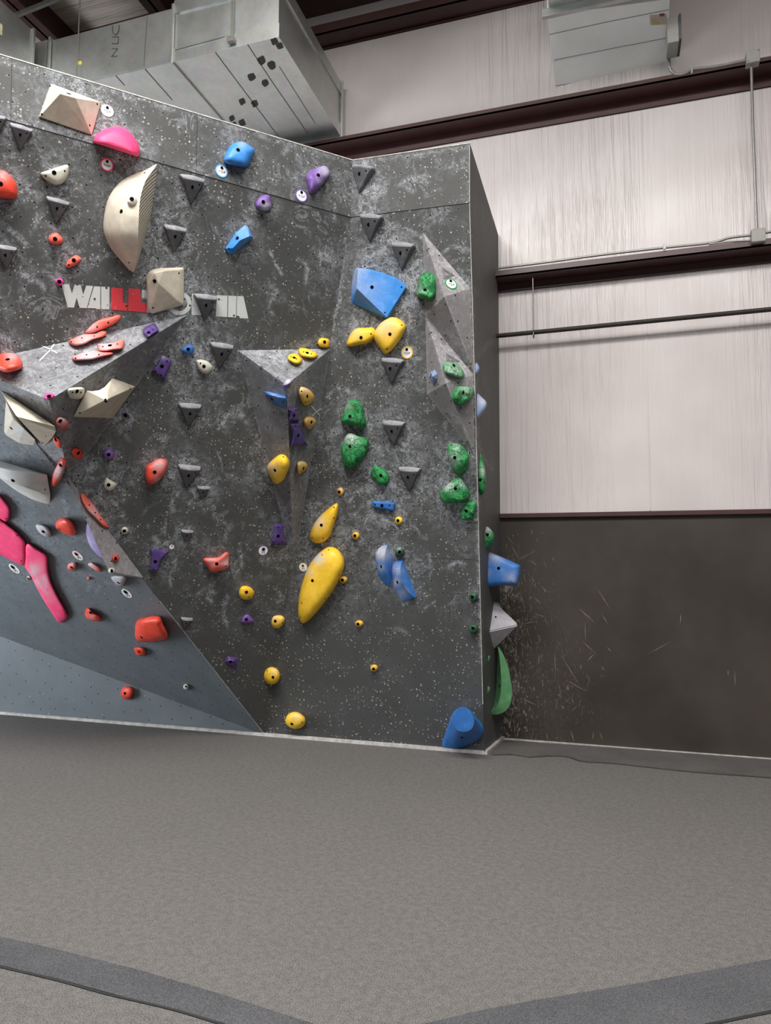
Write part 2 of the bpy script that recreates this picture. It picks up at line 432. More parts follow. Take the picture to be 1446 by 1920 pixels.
def fan(mat, label, z, outline, peak, plane, bolts=(), screws=(), bevel=.007, ck=(), group=None):
    """a faceted hold with one peak, its outline free to turn inwards"""
    P = px(z, outline); pk = px(z, [peak])[0]; n = len(P)
    V = [plane.at(p[0], p[1], -.004) for p in P]+[plane.at(p[0], p[1], p[2]) for p in P]+[plane.at(pk[0], pk[1], pk[2])]
    Fc = [(k, (k+1) % n, n+(k+1) % n, n+k) for k in range(n)]+[(n+k, n+(k+1) % n, 2*n) for k in range(n)]+[tuple(range(n))]
    V = np.array(V); cen = np.mean([p[:2] for p in P], 0); org = plane.at(cen[0], cen[1])
    bm = bmesh.new(); vs_ = [bm.verts.new(tuple(v-org)) for v in V]
    for f in Fc: bm.faces.new([vs_[i] for i in f])
    bmesh.ops.recalc_face_normals(bm, faces=bm.faces)
    bmesh.ops.bevel(bm, geom=bm.edges[:], offset=bevel, segments=3, affect='EDGES', clamp_overlap=True, profile=.6)
    me = bpy.data.meshes.new('climbing_hold'); bm.to_mesh(me); bm.free(); me.materials.append(M[mat])
    W = np.array([tuple(v.co) for v in me.vertices])+org
    me.attributes.new('ck', 'FLOAT', 'POINT').data.foreach_set('value', ck_eval(W, ck, z).astype(np.float32))
    me.polygons.foreach_set('use_smooth', [True]*len(me.polygons))
    o = bpy.data.objects.new('climbing_hold', me); o.location = org; link(o)
    md = o.modifiers.new('normals', 'WEIGHTED_NORMAL'); md.weight = 90
    HOLDPX.append((cen[0], cen[1], np.linalg.norm(np.array([p[:2] for p in P])-cen, axis=1).mean()))
    return finish_hold(o, label, z, bolts, screws, group)
# ------------------------------------------------------------------ the climbing wall's planes
YW = 6.531                                       # the building wall
ZT = onY(934, 440, YW)[2]                        # top of the climbing wall
PT = onZ(881.5, 269, ZT); PS = onY(881.5, 380, PT[1])
PB = onZ(908, 1413, 0); PK = onZ(497, 1378, 0); PLB = onZ(0, 1338, 0)
R = Plane(PB, PS, PK)
PC = R.at(658, 407)
HR = Plane(PT, PS, PC)                           # band above the seam, right
PT2 = HR.at(661, 301)
PS0 = onZ(0, 220, PC[2]); 
HL = Plane(PC, PT2, PS0); PT0 = HL.at(0, 103)
PS1 = PC+(PS0-PC)*1.35; PT1 = PT2+(PT0-PT2)*1.35
L = Plane(PK, PC, PS0)
PQ = L.at(0, 746); PQ1 = PK+(PQ-PK)*1.3
Wd = Plane(PLB, PK, PK+np.array([0, -.03, 1.]))  # the lowest wedge
PD = Wd.at(0, 1193); PD1 = PK+(PD-PK)*1.2
PLB1 = PK+(PLB-PK)*1.2
Bl = Plane(PK, PD, PQ)                           # slate overhang above the wedge
PX0 = onY(941, 1380, YW); PX0 = np.array([-.956, YW, 0.]); PX1 = np.array([-.956, YW, ZT])
SD = Plane(PB, PS, PX0)

# ------------------------------------------------------------------ volumes
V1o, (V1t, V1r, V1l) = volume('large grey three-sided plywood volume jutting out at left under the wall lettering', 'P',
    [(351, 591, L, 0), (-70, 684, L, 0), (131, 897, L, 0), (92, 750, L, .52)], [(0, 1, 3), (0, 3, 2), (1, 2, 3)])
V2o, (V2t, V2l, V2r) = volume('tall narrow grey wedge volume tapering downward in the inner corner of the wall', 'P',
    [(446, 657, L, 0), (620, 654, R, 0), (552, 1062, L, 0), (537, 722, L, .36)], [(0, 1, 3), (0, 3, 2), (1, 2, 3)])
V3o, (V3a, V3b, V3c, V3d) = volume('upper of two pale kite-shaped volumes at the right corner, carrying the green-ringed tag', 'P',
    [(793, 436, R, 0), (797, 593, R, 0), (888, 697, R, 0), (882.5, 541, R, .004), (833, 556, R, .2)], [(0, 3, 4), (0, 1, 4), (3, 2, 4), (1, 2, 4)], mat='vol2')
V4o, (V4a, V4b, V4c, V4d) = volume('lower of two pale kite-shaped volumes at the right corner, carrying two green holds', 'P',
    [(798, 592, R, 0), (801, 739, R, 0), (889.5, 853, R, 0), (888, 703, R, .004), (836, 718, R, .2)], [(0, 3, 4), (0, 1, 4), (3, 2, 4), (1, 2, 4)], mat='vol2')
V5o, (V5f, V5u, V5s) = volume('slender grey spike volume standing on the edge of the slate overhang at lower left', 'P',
    [(121, 885, L, 0), (269, 1083, L, 0), (222, 1082, Bl, 0), (204, 1071, L, .2)], [(0, 1, 3), (1, 2, 3), (0, 2, 3)], side=.85, mat='vol2')  # extra facet chalk and paler paint stand in for light on the spike

def deco(name, plane, strokes, w, mat, parent, off=.0035):
    """painted strokes on a surface, a few millimetres of real thickness"""
    V, Fc = [], []
    for st in strokes:
        pts = [np.array(p[:2], float) for p in st]
        for a, b in zip(pts[:-1], pts[1:]):
            d = (b-a)/max(1e-6, np.linalg.norm(b-a)); nn = np.array([-d[1], d[0]])*w/2; a_, b_ = a-d*w*.3, b+d*w*.3
            i = len(V)
            for h in (off, off-.003):
                for q in (a_+nn, b_+nn, b_-nn, a_-nn): V.append(plane.at(q[0], q[1], h))
            Fc += [(i, i+1, i+2, i+3), (i+4, i+5, i+6, i+7)]+[(i+k, i+(k+1) % 4, i+4+(k+1) % 4, i+4+k) for k in range(4)]
    return mesh_obj(name, V, Fc, mat, parent)
M['mark'] = plain('chalk_mark', srgb(202, 202, 204), .8, var=.12, scale=60)
M['engrave'] = plain('engraved_grey', srgb(112, 108, 112), .8)
x = deco('cross_mark', V1t, [px('Z4', [(408, 340), (380, 385), (300, 465)]), px('Z4', [(318, 355), (375, 380), (430, 410)])], 2.6, 'mark', V1o); x['label'] = 'white hand-drawn cross'
x = deco('cross_mark', V2r, [px('Y2', [(950, 832), (1000, 890), (1055, 948)]), px('Y2', [(1055, 850), (1000, 890), (960, 928)])], 2.0, 'mark', V2o); x['label'] = 'white hand-drawn cross'
tri = px('Y1', [(893, 1030), (903, 1115), (985, 1088), (893, 1030)]); tri2 = px('Y1', [(905, 1050), (915, 1098), (968, 1082), (905, 1050)])
x = deco('triangle_emblem', V3a, [tri, tri2], 1.4, 'engrave', V3o); x['label'] = 'engraved triangle emblem'
tri = px('Y3', [(925, 268), (930, 325), (1025, 328), (925, 268)]); tri2 = px('Y3', [(937, 285), (940, 318), (1000, 320), (937, 285)])
x = deco('triangle_emblem', V4a, [tri, tri2], 1.4, 'engrave', V4o); x['label'] = 'engraved triangle emblem'

# ------------------------------------------------------------------ charcoal ledge holds: one is built, the rest are copies
def make_ledge():
    pts = [(-.092, .0, 0), (.092, .0, 0), (-.09, .004, .05), (.09, .004, .05), (0, .012, .06), (-.08, -.027, .074), (.08, -.022, .074), (0, -.026, .094), (.006, -.195, 0), (.006, -.19, .022), (-.085, -.012, .0), (.085, -.012, 0)]
    bm = bmesh.new()
    for p in pts: bm.verts.new(p)
    bmesh.ops.convex_hull(bm, input=bm.verts)
    bmesh.ops.dissolve_limit(bm, angle_limit=.06, verts=bm.verts, edges=bm.edges)
    bmesh.ops.bevel(bm, geom=bm.edges[:], offset=.005, segments=2, affect='EDGES', clamp_overlap=True)
    me = bpy.data.meshes.new('ledge_hold'); bm.to_mesh(me); bm.free(); me.materials.append(M['charcoal'])
    v = np.array([tuple(q.co) for q in me.vertices])
    ckv = np.clip((v[:, 1]+.03)/.02, 0, 1)*np.clip(v[:, 2]/.03, 0, 1)*.42
    me.attributes.new('ck', 'FLOAT', 'POINT').data.foreach_set('value', ckv.astype(np.float32))
    me.polygons.foreach_set('use_smooth', [True]*len(me.polygons))
    o = bpy.data.objects.new('ledge_hold', me); link(o)
    md = o.modifiers.new('normals', 'WEIGHTED_NORMAL'); md.weight = 90
    bvh = BVHTree.FromPolygons([tuple(q.co) for q in me.vertices], [tuple(p.vertices) for p in me.polygons])
    for nm, (x_, y_), r in (('bolt', (0, -.072), .0135), ('screw', (.045, -.045), .006)):
        hit, nrm, i_, d_ = bvh.ray_cast(Vector((x_, y_, .5)), Vector((0, 0, -1)))
        q = nrm.to_track_quat('Z', 'Y'); V, Fc = [], []; N = 12
        for rr, hh in ((1.0, -.004), (1.0, .0015), (.9, .0022), (.72, .0018)):
            for k in range(N): t = 2*math.pi*k/N; V.append(np.array(hit+q@Vector((r*rr*math.cos(t), r*rr*math.sin(t), hh))))
        for a in range(3):
            for k in range(N): Fc.append((a*N+k, a*N+(k+1) % N, (a+1)*N+(k+1) % N, (a+1)*N+k))
        Fc.append(tuple(3*N+k for k in range(N)))
        mesh_obj(nm, V, Fc, 'bolt', o, origin=np.zeros(3))
    return o
LED = make_ledge(); led_used = False
def ledge(x0, y0, x1, y1, plane, label, s=None):
    global led_used
    o = LED
    if led_used:
        o = LED.copy(); COL.objects.link(o)
        for ch in LED.children: c = ch.copy(); c.parent = o; COL.objects.link(c)
    led_used = True
    a, b = plane.at(x0, y0), plane.at(x1, y1); w = np.linalg.norm(b-a); s = w/.186
    u = (b-a)/w; v = np.cross(plane.n, u)
    mid = (a+b)/2
    o.matrix_world = Matrix(((u[0]*s, v[0]*s, plane.n[0]*s, mid[0]), (u[1]*s, v[1]*s, plane.n[1]*s, mid[1]), (u[2]*s, v[2]*s, plane.n[2]*s, mid[2]), (0, 0, 0, 1)))
    tag(o, label, 'climbing hold', 'charcoal triangular ledge holds')
    HOLDPX.append(((x0+x1)/2, (y0+y1)/2+12, 24*s)); return o
lg = 'charcoal triangular ledge hold '
ledge(-35, 214, 12, 222, L, lg+'at the left edge, only its corner showing')
ledge(17, 232, 62, 246, L, lg+'at top left below the beige plate hold')
ledge(85, 369, 131, 382, L, lg+'right below the white half-moon hold at upper left')
ledge(-13, 459, 33, 466, L, lg+'half cut off, left of two small red holds')
ledge(-42, 550, 3, 558, L, lg+'reduced to a sliver left of the lettering')
ledge(335, 328, 382, 339, L, lg+'right of the big beige crescent\'s upper tip')
ledge(304, 422, 349, 431, L, lg+'beside the textured side of the big beige crescent')
ledge(361, 551, 406, 557, L, lg+'covering part of the wall lettering')
ledge(391, 641, 436, 648, L, lg+'left of the top corner of the narrow wedge volume')
ledge(332, 755, 376, 758, L, lg+'right of the beige star-shaped hold, mid wall')
ledge(331, 869, 375, 874, L, lg+'just right of the red hold with a crease')
ledge(367, 910, 393, 912, L, 'small charcoal triangular ledge hold, uppermost of the three small ones')
ledge(338, 992, 362, 994, L, 'small charcoal triangular ledge hold right above the ring of the purple blade hold')
ledge(338, 1156, 361, 1158, L, 'small charcoal triangular ledge hold beside the slate panel edge, lowest of three small ones')
ledge(664, 316, 706, 320, HR, lg+'at the inner corner above the seam')
ledge(678, 405, 721, 408, R, lg+'under the seam on the right wall face')
ledge(737, 458, 781, 461, R, lg+'above the big blue wedge hold')
ledge(718, 672, 761, 676, R, lg+'below the yellow-ringed tag')
ledge(720, 789, 763, 792, R, lg+'right of the upper large green hold')
ledge(750, 875, 792, 878, R, lg+'right of the small green hold, above the blue bar')

# ------------------------------------------------------------------ upper left
G = 'climbing holds'
hull('beige', 'beige rectangular plate hold with a raised wedge in the top left corner', 'Z1',
     [(287, 472, .012), (572, 577, .012), (518, 762, .012), (220, 660, .012), (340, 528, .15), (428, 553, .15)], HL, bolts=[(389, 530)], screws=[(285, 486), (549, 588), (507, 708), (236, 645)], bevel=.004)
dome('pink', 'pink half-dome hold hanging on the seam at top left', 'Z1', [(528, 806), (535, 770), (575, 738), (640, 714), (700, 722), (750, 765), (785, 825), (787, 884), (740, 874), (640, 842), (560, 816)], HL, .13, peak=(655, 800), e=(.45, .75))
dome('blue', 'rounded blue hold on the top band above the blue-ringed tag', 'Z3', [(403, 305), (440, 225), (490, 190), (545, 183), (600, 215), (632, 245), (610, 310), (575, 372), (520, 372), (450, 358), (403, 338)], HL, .12, bolts=[(508, 245)], peak=(515, 265), e=(.55, .8), ck=[(545, 195, 40, .3)])
dome('violet', 'chalky purple hold on the top band near the inner corner', 'Z3', [(1018, 445), (1060, 400), (1120, 372), (1165, 370), (1197, 412), (1190, 450), (1150, 502), (1100, 552), (1060, 578), (1040, 560), (1025, 500)], HL, .12, bolts=[(1112, 435)], rough=.1, e=(.6, .8), ck=[(1165, 400, 45, .6), (1130, 480, 30, .35)])
dome('violet', 'small chalk-whitened purple hold just under the seam', 'Z3', [(640, 645), (665, 603), (710, 583), (745, 590), (758, 640), (760, 680), (720, 706), (680, 700), (645, 680)], L, .075, bolts=[(698, 637)], ck=[(720, 680, 40, .8)])
hull('blue', 'oblong blue hold slanting up to the right below the small whitened purple hold', 'Z3', [(410, 988, .01), (450, 930, .02), (490, 870, .03), (560, 812, .02), (582, 822, .02), (620, 900, .03), (610, 915, .01), (540, 970, .0), (465, 1036, .0), (435, 1028, .01), (595, 895, .085), (525, 925, .1), (470, 985, .07)], L, bolts=[(503, 910)], screws=[(440, 990)], bevel=.008, ck=[(560, 850, 60, .25)])
dome('red', 'large rounded red hold cut by the left edge below the top band', 'Z2', [(-45, 110), (0, 80), (40, 85), (90, 130), (125, 190), (132, 265), (110, 288), (60, 291), (0, 283), (-60, 268), (-75, 180)], L, .13, bolts=[(5, 180)], peak=(30, 195), ck=[(30, 110, 50, .2)])
dome('cream', 'white half-moon hold at upper left, flat side up', 'Z2', [(305, 100), (360, 78), (440, 52), (500, 35), (519, 55), (515, 110), (490, 160), (450, 185), (410, 187), (370, 168), (330, 138)], L, .08, bolts=[(408, 95)], screws=[(344, 120), (487, 83)], peak=(420, 95), e=(.5, .8))
dome('coral', 'small red hold, upper of the pair above the lettering', 'Z2', [(365, 588), (385, 560), (425, 548), (455, 570), (474, 600), (465, 627), (420, 635), (375, 625)], L, .05, bolts=[(415, 595)])
dome('coral', 'small red hold, lower of the pair above the lettering', 'Z2', [(495, 795), (510, 760), (545, 730), (575, 718), (608, 738), (605, 762), (575, 790), (535, 805), (505, 810)], L, .05, bolts=[(556, 755)], screws=[(518, 790)])
dome('magenta', 'tiny magenta knob at the left end of the lettering', 'Z2', circ(447, 918, 31, 28), L, .04, bolts=[(447, 916)])
loft('beige', 'big beige crescent-shaped hold standing upright with a textured right side', 'Z2',
     [[(1178, 30, .005), (1090, 78, .01), (1010, 107, .02), (930, 148, .03), (870, 202, .035), (818, 285, .04), (793, 370, .04), (778, 490, .04), (790, 570, .04), (830, 660, .03), (900, 745, .02), (960, 815, .01), (1000, 845, .005)],
      [(1180, 34, .02), (1110, 105, .09), (1045, 170, .15), (985, 240, .2), (950, 300, .22), (925, 360, .235), (910, 420, .24), (905, 500, .24), (910, 570, .23), (925, 640, .19), (955, 720, .13), (985, 790, .06), (1003, 846, .02)],
      [(1181, 36, .02), (1135, 100, .1), (1100, 150, .17), (1075, 215, .22), (1058, 280, .255), (1050, 350, .27), (1046, 420, .28), (1043, 500, .275), (1040, 580, .26), (1038, 660, .21), (1033, 740, .14), (1022, 800, .07), (1005, 847, .02)],
      [(1186, 38, .0), (1180, 110, .0), (1172, 190, .0), (1160, 270, .0), (1148, 340, .0), (1138, 410, .0), (1124, 470, .0), (1106, 540, .0), (1085, 610, .0), (1064, 680, .0), (1045, 745, .0), (1025, 805, .0), (1008, 846, .0)]],
     L, bolts=[(912, 387)], screws=[(973, 773), (1090, 97)], grip=(10, 15))
dome('beige', 'small beige button hold fixed on the face of the big beige crescent', 'Z2', [(958, 315), (975, 290), (1000, 272), (1025, 278), (1038, 305), (1030, 335), (1005, 352), (975, 342)], L, .035, bolts=[(992, 292)], off=.235, note=False)
hull('beige', 'beige square-backed hold with a diagonal ridge covering the middle of the lettering', 'Z2',
     [(1100, 885, .02), (1118, 845, .02), (1152, 823, .02), (1215, 814, .02), (1372, 808, .02), (1386, 820, .02), (1384, 1085, .02), (1370, 1095, .02), (1260, 1122, .02), (1150, 1158, .02), (1125, 1150, .02), (1110, 1105, .02), (1112, 945, .07), (1195, 930, .13), (1345, 1066, .05), (1165, 848, .13), (1228, 834, .117), (1365, 826, .045)], L, bolts=[(1165, 912)], screws=[(1348, 852), (1153, 1113)], bevel=.007)

# ------------------------------------------------------------------ on and around the big left volume
dome('coral', 'uppermost of four long red slats above the big left volume', 'Z4', [(640, 262), (660, 230), (700, 190), (760, 155), (830, 140), (890, 122), (912, 132), (900, 160), (860, 190), (810, 215), (750, 240), (690, 262)], L, .05, screws=[(732, 213), (815, 180)], e=(.5, .7), ck=[(700, 240, 60, .45)])
dome('coral', 'second of four long red slats, lying on the top rim of the big left volume', 'Z4', [(515, 322), (560, 295), (640, 265), (720, 262), (770, 240), (800, 242), (802, 262), (780, 285), (700, 310), (640, 340), (580, 355), (540, 348)], V1t, .05, screws=[(538, 325), (618, 297), (710, 282)], e=(.5, .7), ck=[(640, 320, 90, .5)])
dome('coral', 'short squared red slat, third down on the big left volume', 'Z4', [(735, 340), (790, 340), (850, 330), (905, 312), (935, 308), (935, 340), (925, 375), (905, 382), (850, 388), (795, 398), (742, 393), (738, 365)], V1t, .05, bolts=[(828, 352)], screws=[(775, 362), (885, 342)], e=(.4, .7), ck=[(790, 350, 90, .55)])
dome('coral', 'lowest of four long red slats, spindle-shaped, on the big left volume', 'Z4', [(540, 450), (575, 425), (640, 402), (720, 393), (780, 402), (845, 405), (852, 418), (800, 432), (750, 445), (690, 460), (620, 465), (560, 465)], V1t, .05, screws=[(570, 450), (652, 423), (745, 423)], e=(.5, .7), ck=[(660, 420, 110, .65)])
dome('purple', 'glossy purple square hold near the right tip of the big left volume', 'Z4', [(1072, 238), (1100, 210), (1150, 186), (1170, 190), (1198, 238), (1160, 265), (1115, 296), (1090, 270)], V1t, .045, bolts=[(1120, 255)], screws=[(1150, 235)], e=(.35, .7))
dome('red', 'round red hold at the left edge on top of the big left volume', 'Z4', [(-30, 440), (20, 410), (80, 408), (130, 425), (160, 460), (172, 500), (160, 525), (120, 545), (60, 558), (10, 545), (-30, 515)], V1t, .12, bolts=[(58, 458)], ck=[(90, 420, 50, .4)])
dome('magenta', 'small magenta hold at the lowest point of the big left volume\'s top face', 'Z4', [(332, 735), (350, 715), (380, 710), (405, 720), (410, 735), (390, 750), (350, 755)], V1t, .035, bolts=[(370, 734)])
dome('cream', 'small off-white block hold left of the beige star-shaped hold', 'Z4', [(510, 682), (560, 668), (620, 668), (638, 690), (632, 730), (600, 755), (550, 755), (520, 740)], V1r, .06, bolts=[(580, 698)], screws=[(547, 705), (608, 707)], e=(.45, .8))
def blade(label, z, pts, plane, bolts, screws, ck=()): return dome('purple', label, z, pts, plane, .05, bolts=bolts, screws=screws, e=(.28, .7), sharp=True, n=48, ck=ck, rings=7)
blade('glossy purple blade hold right of the big left volume', 'Z4', [(1145, 545), (1180, 492), (1212, 435), (1230, 425), (1292, 465), (1285, 510), (1262, 560), (1235, 612), (1190, 580)], L, [(1220, 510)], [(1170, 545), (1213, 575), (1258, 470)], [(1235, 430, 30, .3)])
dome('navy', 'small blue hold right of the glossy purple blade, upper middle', 'Z4', [(1370, 392), (1390, 365), (1425, 347), (1455, 358), (1462, 385), (1450, 415), (1400, 418)], L, .045, bolts=[(1418, 380)])
fan('beige', 'beige star-shaped hold with sharp points right of the off-white block', 'Z4', [(552, 890, .005), (655, 692, .03), (690, 697, .06), (745, 690, .08), (785, 668, .08), (815, 635, .06), (845, 600, .02), (930, 628, .02), (1020, 662, .01), (930, 785, .015), (850, 900, .005)], (800, 763, .2), V1r, bolts=[(798, 768)], screws=[(602, 862), (980, 680)])
dome('cream', 'small cream half-round hold right of the glossy purple blade, under the small blue hold', 'P', [(368, 677), (372, 674.5), (382, 675), (393, 680), (399, 690), (392, 699.5), (382, 700), (372, 692)], L, .05, bolts=[(382.5, 687)], screws=[(376, 681)])
hull('beige', 'upper half of the split beige wedge hold at the left edge', 'Z4', [(5, 690, .0), (150, 785, .02), (415, 962, .03), (422, 1000, .03), (400, 1040, .02), (335, 1113, .0), (240, 1010, .05), (125, 888, .16), (60, 790, .07)], V1l, bolts=[(128, 896)], screws=[(345, 1035), (318, 1085)], bevel=.008)
hull('beige', 'lower half of the split beige wedge hold at the left edge', 'Z4', [(45, 772, .0), (62, 850, .05), (100, 905, .1), (180, 980, .1), (262, 1060, .05), (278, 1102, .0), (250, 1115, .0), (130, 1110, .0), (25, 1052, .0), (35, 960, .03)], V1l, bolts=[(85, 975)], screws=[(235, 1105)], bevel=.008, ck=[(120, 930, 25, .7), (180, 985, 25, .7), (240, 1050, 25, .7)])
dome('red', 'chalk-blotched small red hold under the off-white block', 'Z4', [(418, 930), (430, 900), (460, 892), (500, 910), (518, 945), (510, 970), (480, 985), (440, 965)], V1r, .05, bolts=[(455, 922)], ck=[(470, 915, 40, .75)])
dome('red', 'thin red sliver hold on the lower point of the big left volume', 'Z4', [(400, 1052), (420, 1040), (445, 1060), (462, 1100), (455, 1125), (430, 1112), (408, 1082)], V1l, .04, bolts=[(418, 1062)])
dome('red', 'small round red hold on the lower right facet of the big left volume', 'Z4', [(540, 1140), (570, 1125), (605, 1135), (628, 1170), (615, 1200), (580, 1210), (548, 1180)], V1r, .05, bolts=[(590, 1163)])
dome('violet', 'small dull purple hold right of the small round red hold', 'Z4', [(778, 1165), (810, 1130), (850, 1145), (865, 1180), (840, 1210), (795, 1205)], L, .045, bolts=[(818, 1175)], rough=.15)
dome('purple', 'tiny dark purple hold right of the beige star-shaped hold', 'Z4', [(918, 868), (945, 855), (978, 880), (975, 900), (940, 892)], L, .03, bolts=[(945, 878)])

# ------------------------------------------------------------------ lower left
loft('white', 'large off-white wing-shaped hold with a chalky top, cut by the left edge', 'Z5',
     [[(-60, 88, 0), (0, 96, 0), (100, 125, 0), (220, 160, 0), (335, 192, 0), (350, 197, 0)],
      [(-60, 130, .15), (0, 148, .17), (90, 168, .17), (220, 186, .13), (330, 200, .07), (354, 203, .05)],
      [(-60, 180, .15), (0, 222, .17), (80, 255, .18), (200, 300, .15), (320, 340, .08), (378, 350, .04)],
      [(-60, 185, 0), (0, 228, 0), (60, 275, 0), (140, 332, 0), (250, 390, 0), (350, 420, 0), (376, 410, 0)]], Bl, bolts=[(97, 245)], screws=[(340, 312)], ck=[(60, 135, 90, .8), (200, 170, 90, .8)])
pk = dict(e=(.2, .6), rings=7)
dome('pink', 'flat hot-pink plate, topmost of the three, cut by the left edge', 'Z5', [(-40, 350), (0, 365), (40, 410), (72, 460), (68, 530), (45, 557), (10, 540), (-40, 515)], Bl, .05, screws=[(45, 530)], **pk)
dome('pink', 'flat hot-pink plate, middle of the three at the left edge', 'Z5', [(-45, 515), (10, 545), (60, 582), (120, 630), (180, 695), (190, 720), (188, 860), (170, 885), (130, 870), (60, 832), (0, 802), (-45, 780)], Bl, .05, screws=[(130, 660), (160, 850)], n=56, **pk)
dome('pink', 'long hot-pink plate with a chalky grip, lowest of the three', 'Z5', [(190, 735), (215, 716), (270, 755), (345, 802), (357, 835), (360, 900), (372, 970), (392, 1030), (430, 1110), (500, 1240), (508, 1280), (462, 1315), (435, 1308), (400, 1255), (330, 1150), (270, 1040), (225, 950), (188, 892), (190, 800)], Bl, .05, peak=(300, 960), n=64, ck=[(270, 920, 45, .9), (310, 1000, 45, .9), (360, 1090, 45, .35)], **pk)
dome('red', 'smooth dark-red egg-shaped hold on the slate overhang', 'Z5', [(418, 580), (440, 540), (490, 525), (540, 555), (570, 610), (572, 640), (545, 660), (490, 645), (432, 612)], Bl, .1, bolts=[(447, 612)])
dome('silver', 'chalk-covered grey flake hold left of the smooth red egg-shaped hold', 'Z5', [(270, 582), (320, 578), (370, 610), (382, 660), (350, 670), (300, 637)], Bl, .06, bolts=[(325, 630)], ck=[(310, 595, 50, .7)], rough=.15)
dome('red', 'long chalky red hold straddling the edge of the slate overhang', 'Z5', [(386, 245), (395, 200), (420, 150), (440, 110), (465, 80), (490, 85), (498, 120), (488, 160), (465, 220), (440, 262), (405, 292), (390, 282)], Bl, .07, bolts=[(455, 130)], ck=[(450, 180, 50, .7)], rough=.1)
dome('coral', 'long thin red strip running down the slender spike volume', 'Z5', [(607, 348), (622, 338), (660, 375), (710, 430), (760, 510), (820, 590), (815, 603), (780, 590), (720, 530), (660, 470), (615, 392)], V5f, .04, screws=[(672, 430), (717, 487), (757, 540)], e=(.45, .7), ck=[(700, 480, 60, .5)])
dome('lavender', 'pale purple half-disc hold behind the left side of the spike volume', 'Z5', [(662, 560), (645, 605), (652, 665), (680, 740), (720, 790), (775, 832), (800, 815), (760, 700), (700, 600)], Bl, .06, e=(.4, .7), ck=[(690, 700, 50, .3)])
dome('red', 'tiny round red hold low on the spike volume', 'Z5', circ(872, 828, 27), V5f, .035, bolts=[(870, 832)])
dome('cream', 'tiny round cream hold at the bottom of the spike volume', 'Z5', circ(842, 925, 27, 24), V5f, .035, bolts=[(842, 925)])
dome('silver', 'small grey blocky hold under the bottom of the spike volume', 'Z5', [(838, 972), (880, 958), (945, 965), (950, 990), (925, 1038), (890, 1030), (850, 1000)], Bl, .07, bolts=[(893, 1015)], rough=.1)
dome('red', 'small chalky dark-red hold right of the long hot-pink plate', 'Z5', [(505, 900), (520, 870), (560, 862), (578, 890), (560, 920), (520, 922)], Bl, .05, bolts=[(540, 900)], ck=[(540, 875, 30, .5)])
dome('coral', 'small pale-red sliver hold left of the spike volume\'s foot', 'Z5', [(662, 880), (685, 862), (720, 880), (758, 910), (750, 932), (710, 915)], Bl, .04, ck=[(690, 880, 40, .6)])
dome('coral', 'tiny pink-red knob below the pale-red sliver hold', 'Z5', circ(667, 982, 13), Bl, .025, n=20, rings=6)
dome('cream', 'tiny knob peeking out on the left of the long hot-pink plate', 'Z5', circ(216, 978, 15), Bl, .025, bolts=[(213, 983)], n=20, rings=6)
dome('red', 'red slanting hold below the tip of the long hot-pink plate', 'Z5', [(640, 1252), (648, 1215), (670, 1205), (700, 1240), (745, 1263), (762, 1285), (745, 1305), (690, 1300), (650, 1280)], Bl, .06, bolts=[(680, 1240)], screws=[(722, 1275)], ck=[(690, 1270, 25, .3)])
dome('red', 'large smooth red block hold at the lower left near the slate panel edge', 'P', [(253, 1187), (255, 1168), (265, 1159), (297, 1155), (306, 1170), (315, 1190), (312, 1198), (285, 1204), (260, 1202), (254, 1196)], Bl, .14, bolts=[(265, 1195)], peak=(290, 1180), e=(.5, .8))
dome('red', 'small red hold directly below the large smooth red block', 'P', [(251, 1216), (262, 1213), (273, 1218), (271, 1228), (258, 1229)], Bl, .05, bolts=[(261, 1222)])
dome('red', 'lowest red hold, round, near the floor at left', 'P', [(227, 1296), (234, 1287), (246, 1288), (251, 1297), (246, 1309), (236, 1311), (228, 1306)], Wd, .07, bolts=[(234, 1300)])
dome('cream', 'tiny cream button on the slate panel right of the lowest red hold', 'P', circ(349, 1288, 5.5), Bl, .03, bolts=[(349, 1287)], n=20, rings=6)
dome('cream', 'cream half-round hold above the long red strip', 'Z5', [(780, 265), (800, 225), (840, 245), (875, 268), (872, 295), (840, 320), (810, 318), (785, 295)], L, .06, bolts=[(818, 278)])
dome('cream', 'small round cream button right of the spike volume', 'Z5', circ(940, 622, 28), L, .04, bolts=[(937, 625)])
dome('red', 'bright red hold with a crease, left of a charcoal ledge, mid left', 'Z5', [(1092, 190), (1098, 140), (1130, 115), (1180, 85), (1220, 78), (1255, 95), (1265, 130), (1245, 190), (1200, 245), (1140, 278), (1110, 270), (1095, 235)], L, .12, bolts=[(1165, 182)], ck=[(1200, 130, 50, .55), (1190, 240, 35, .4)], e=(.5, .8), peak=(1170, 180))
blade('purple blade hold with a white ring tag on its shoulder, right of the spike volume', 'Z5', [(1137, 752), (1175, 760), (1230, 770), (1278, 772), (1250, 800), (1215, 850), (1195, 905), (1185, 942), (1155, 938), (1128, 925), (1135, 850)], L, [(1170, 855)], [(1160, 918), (1118, 905)])

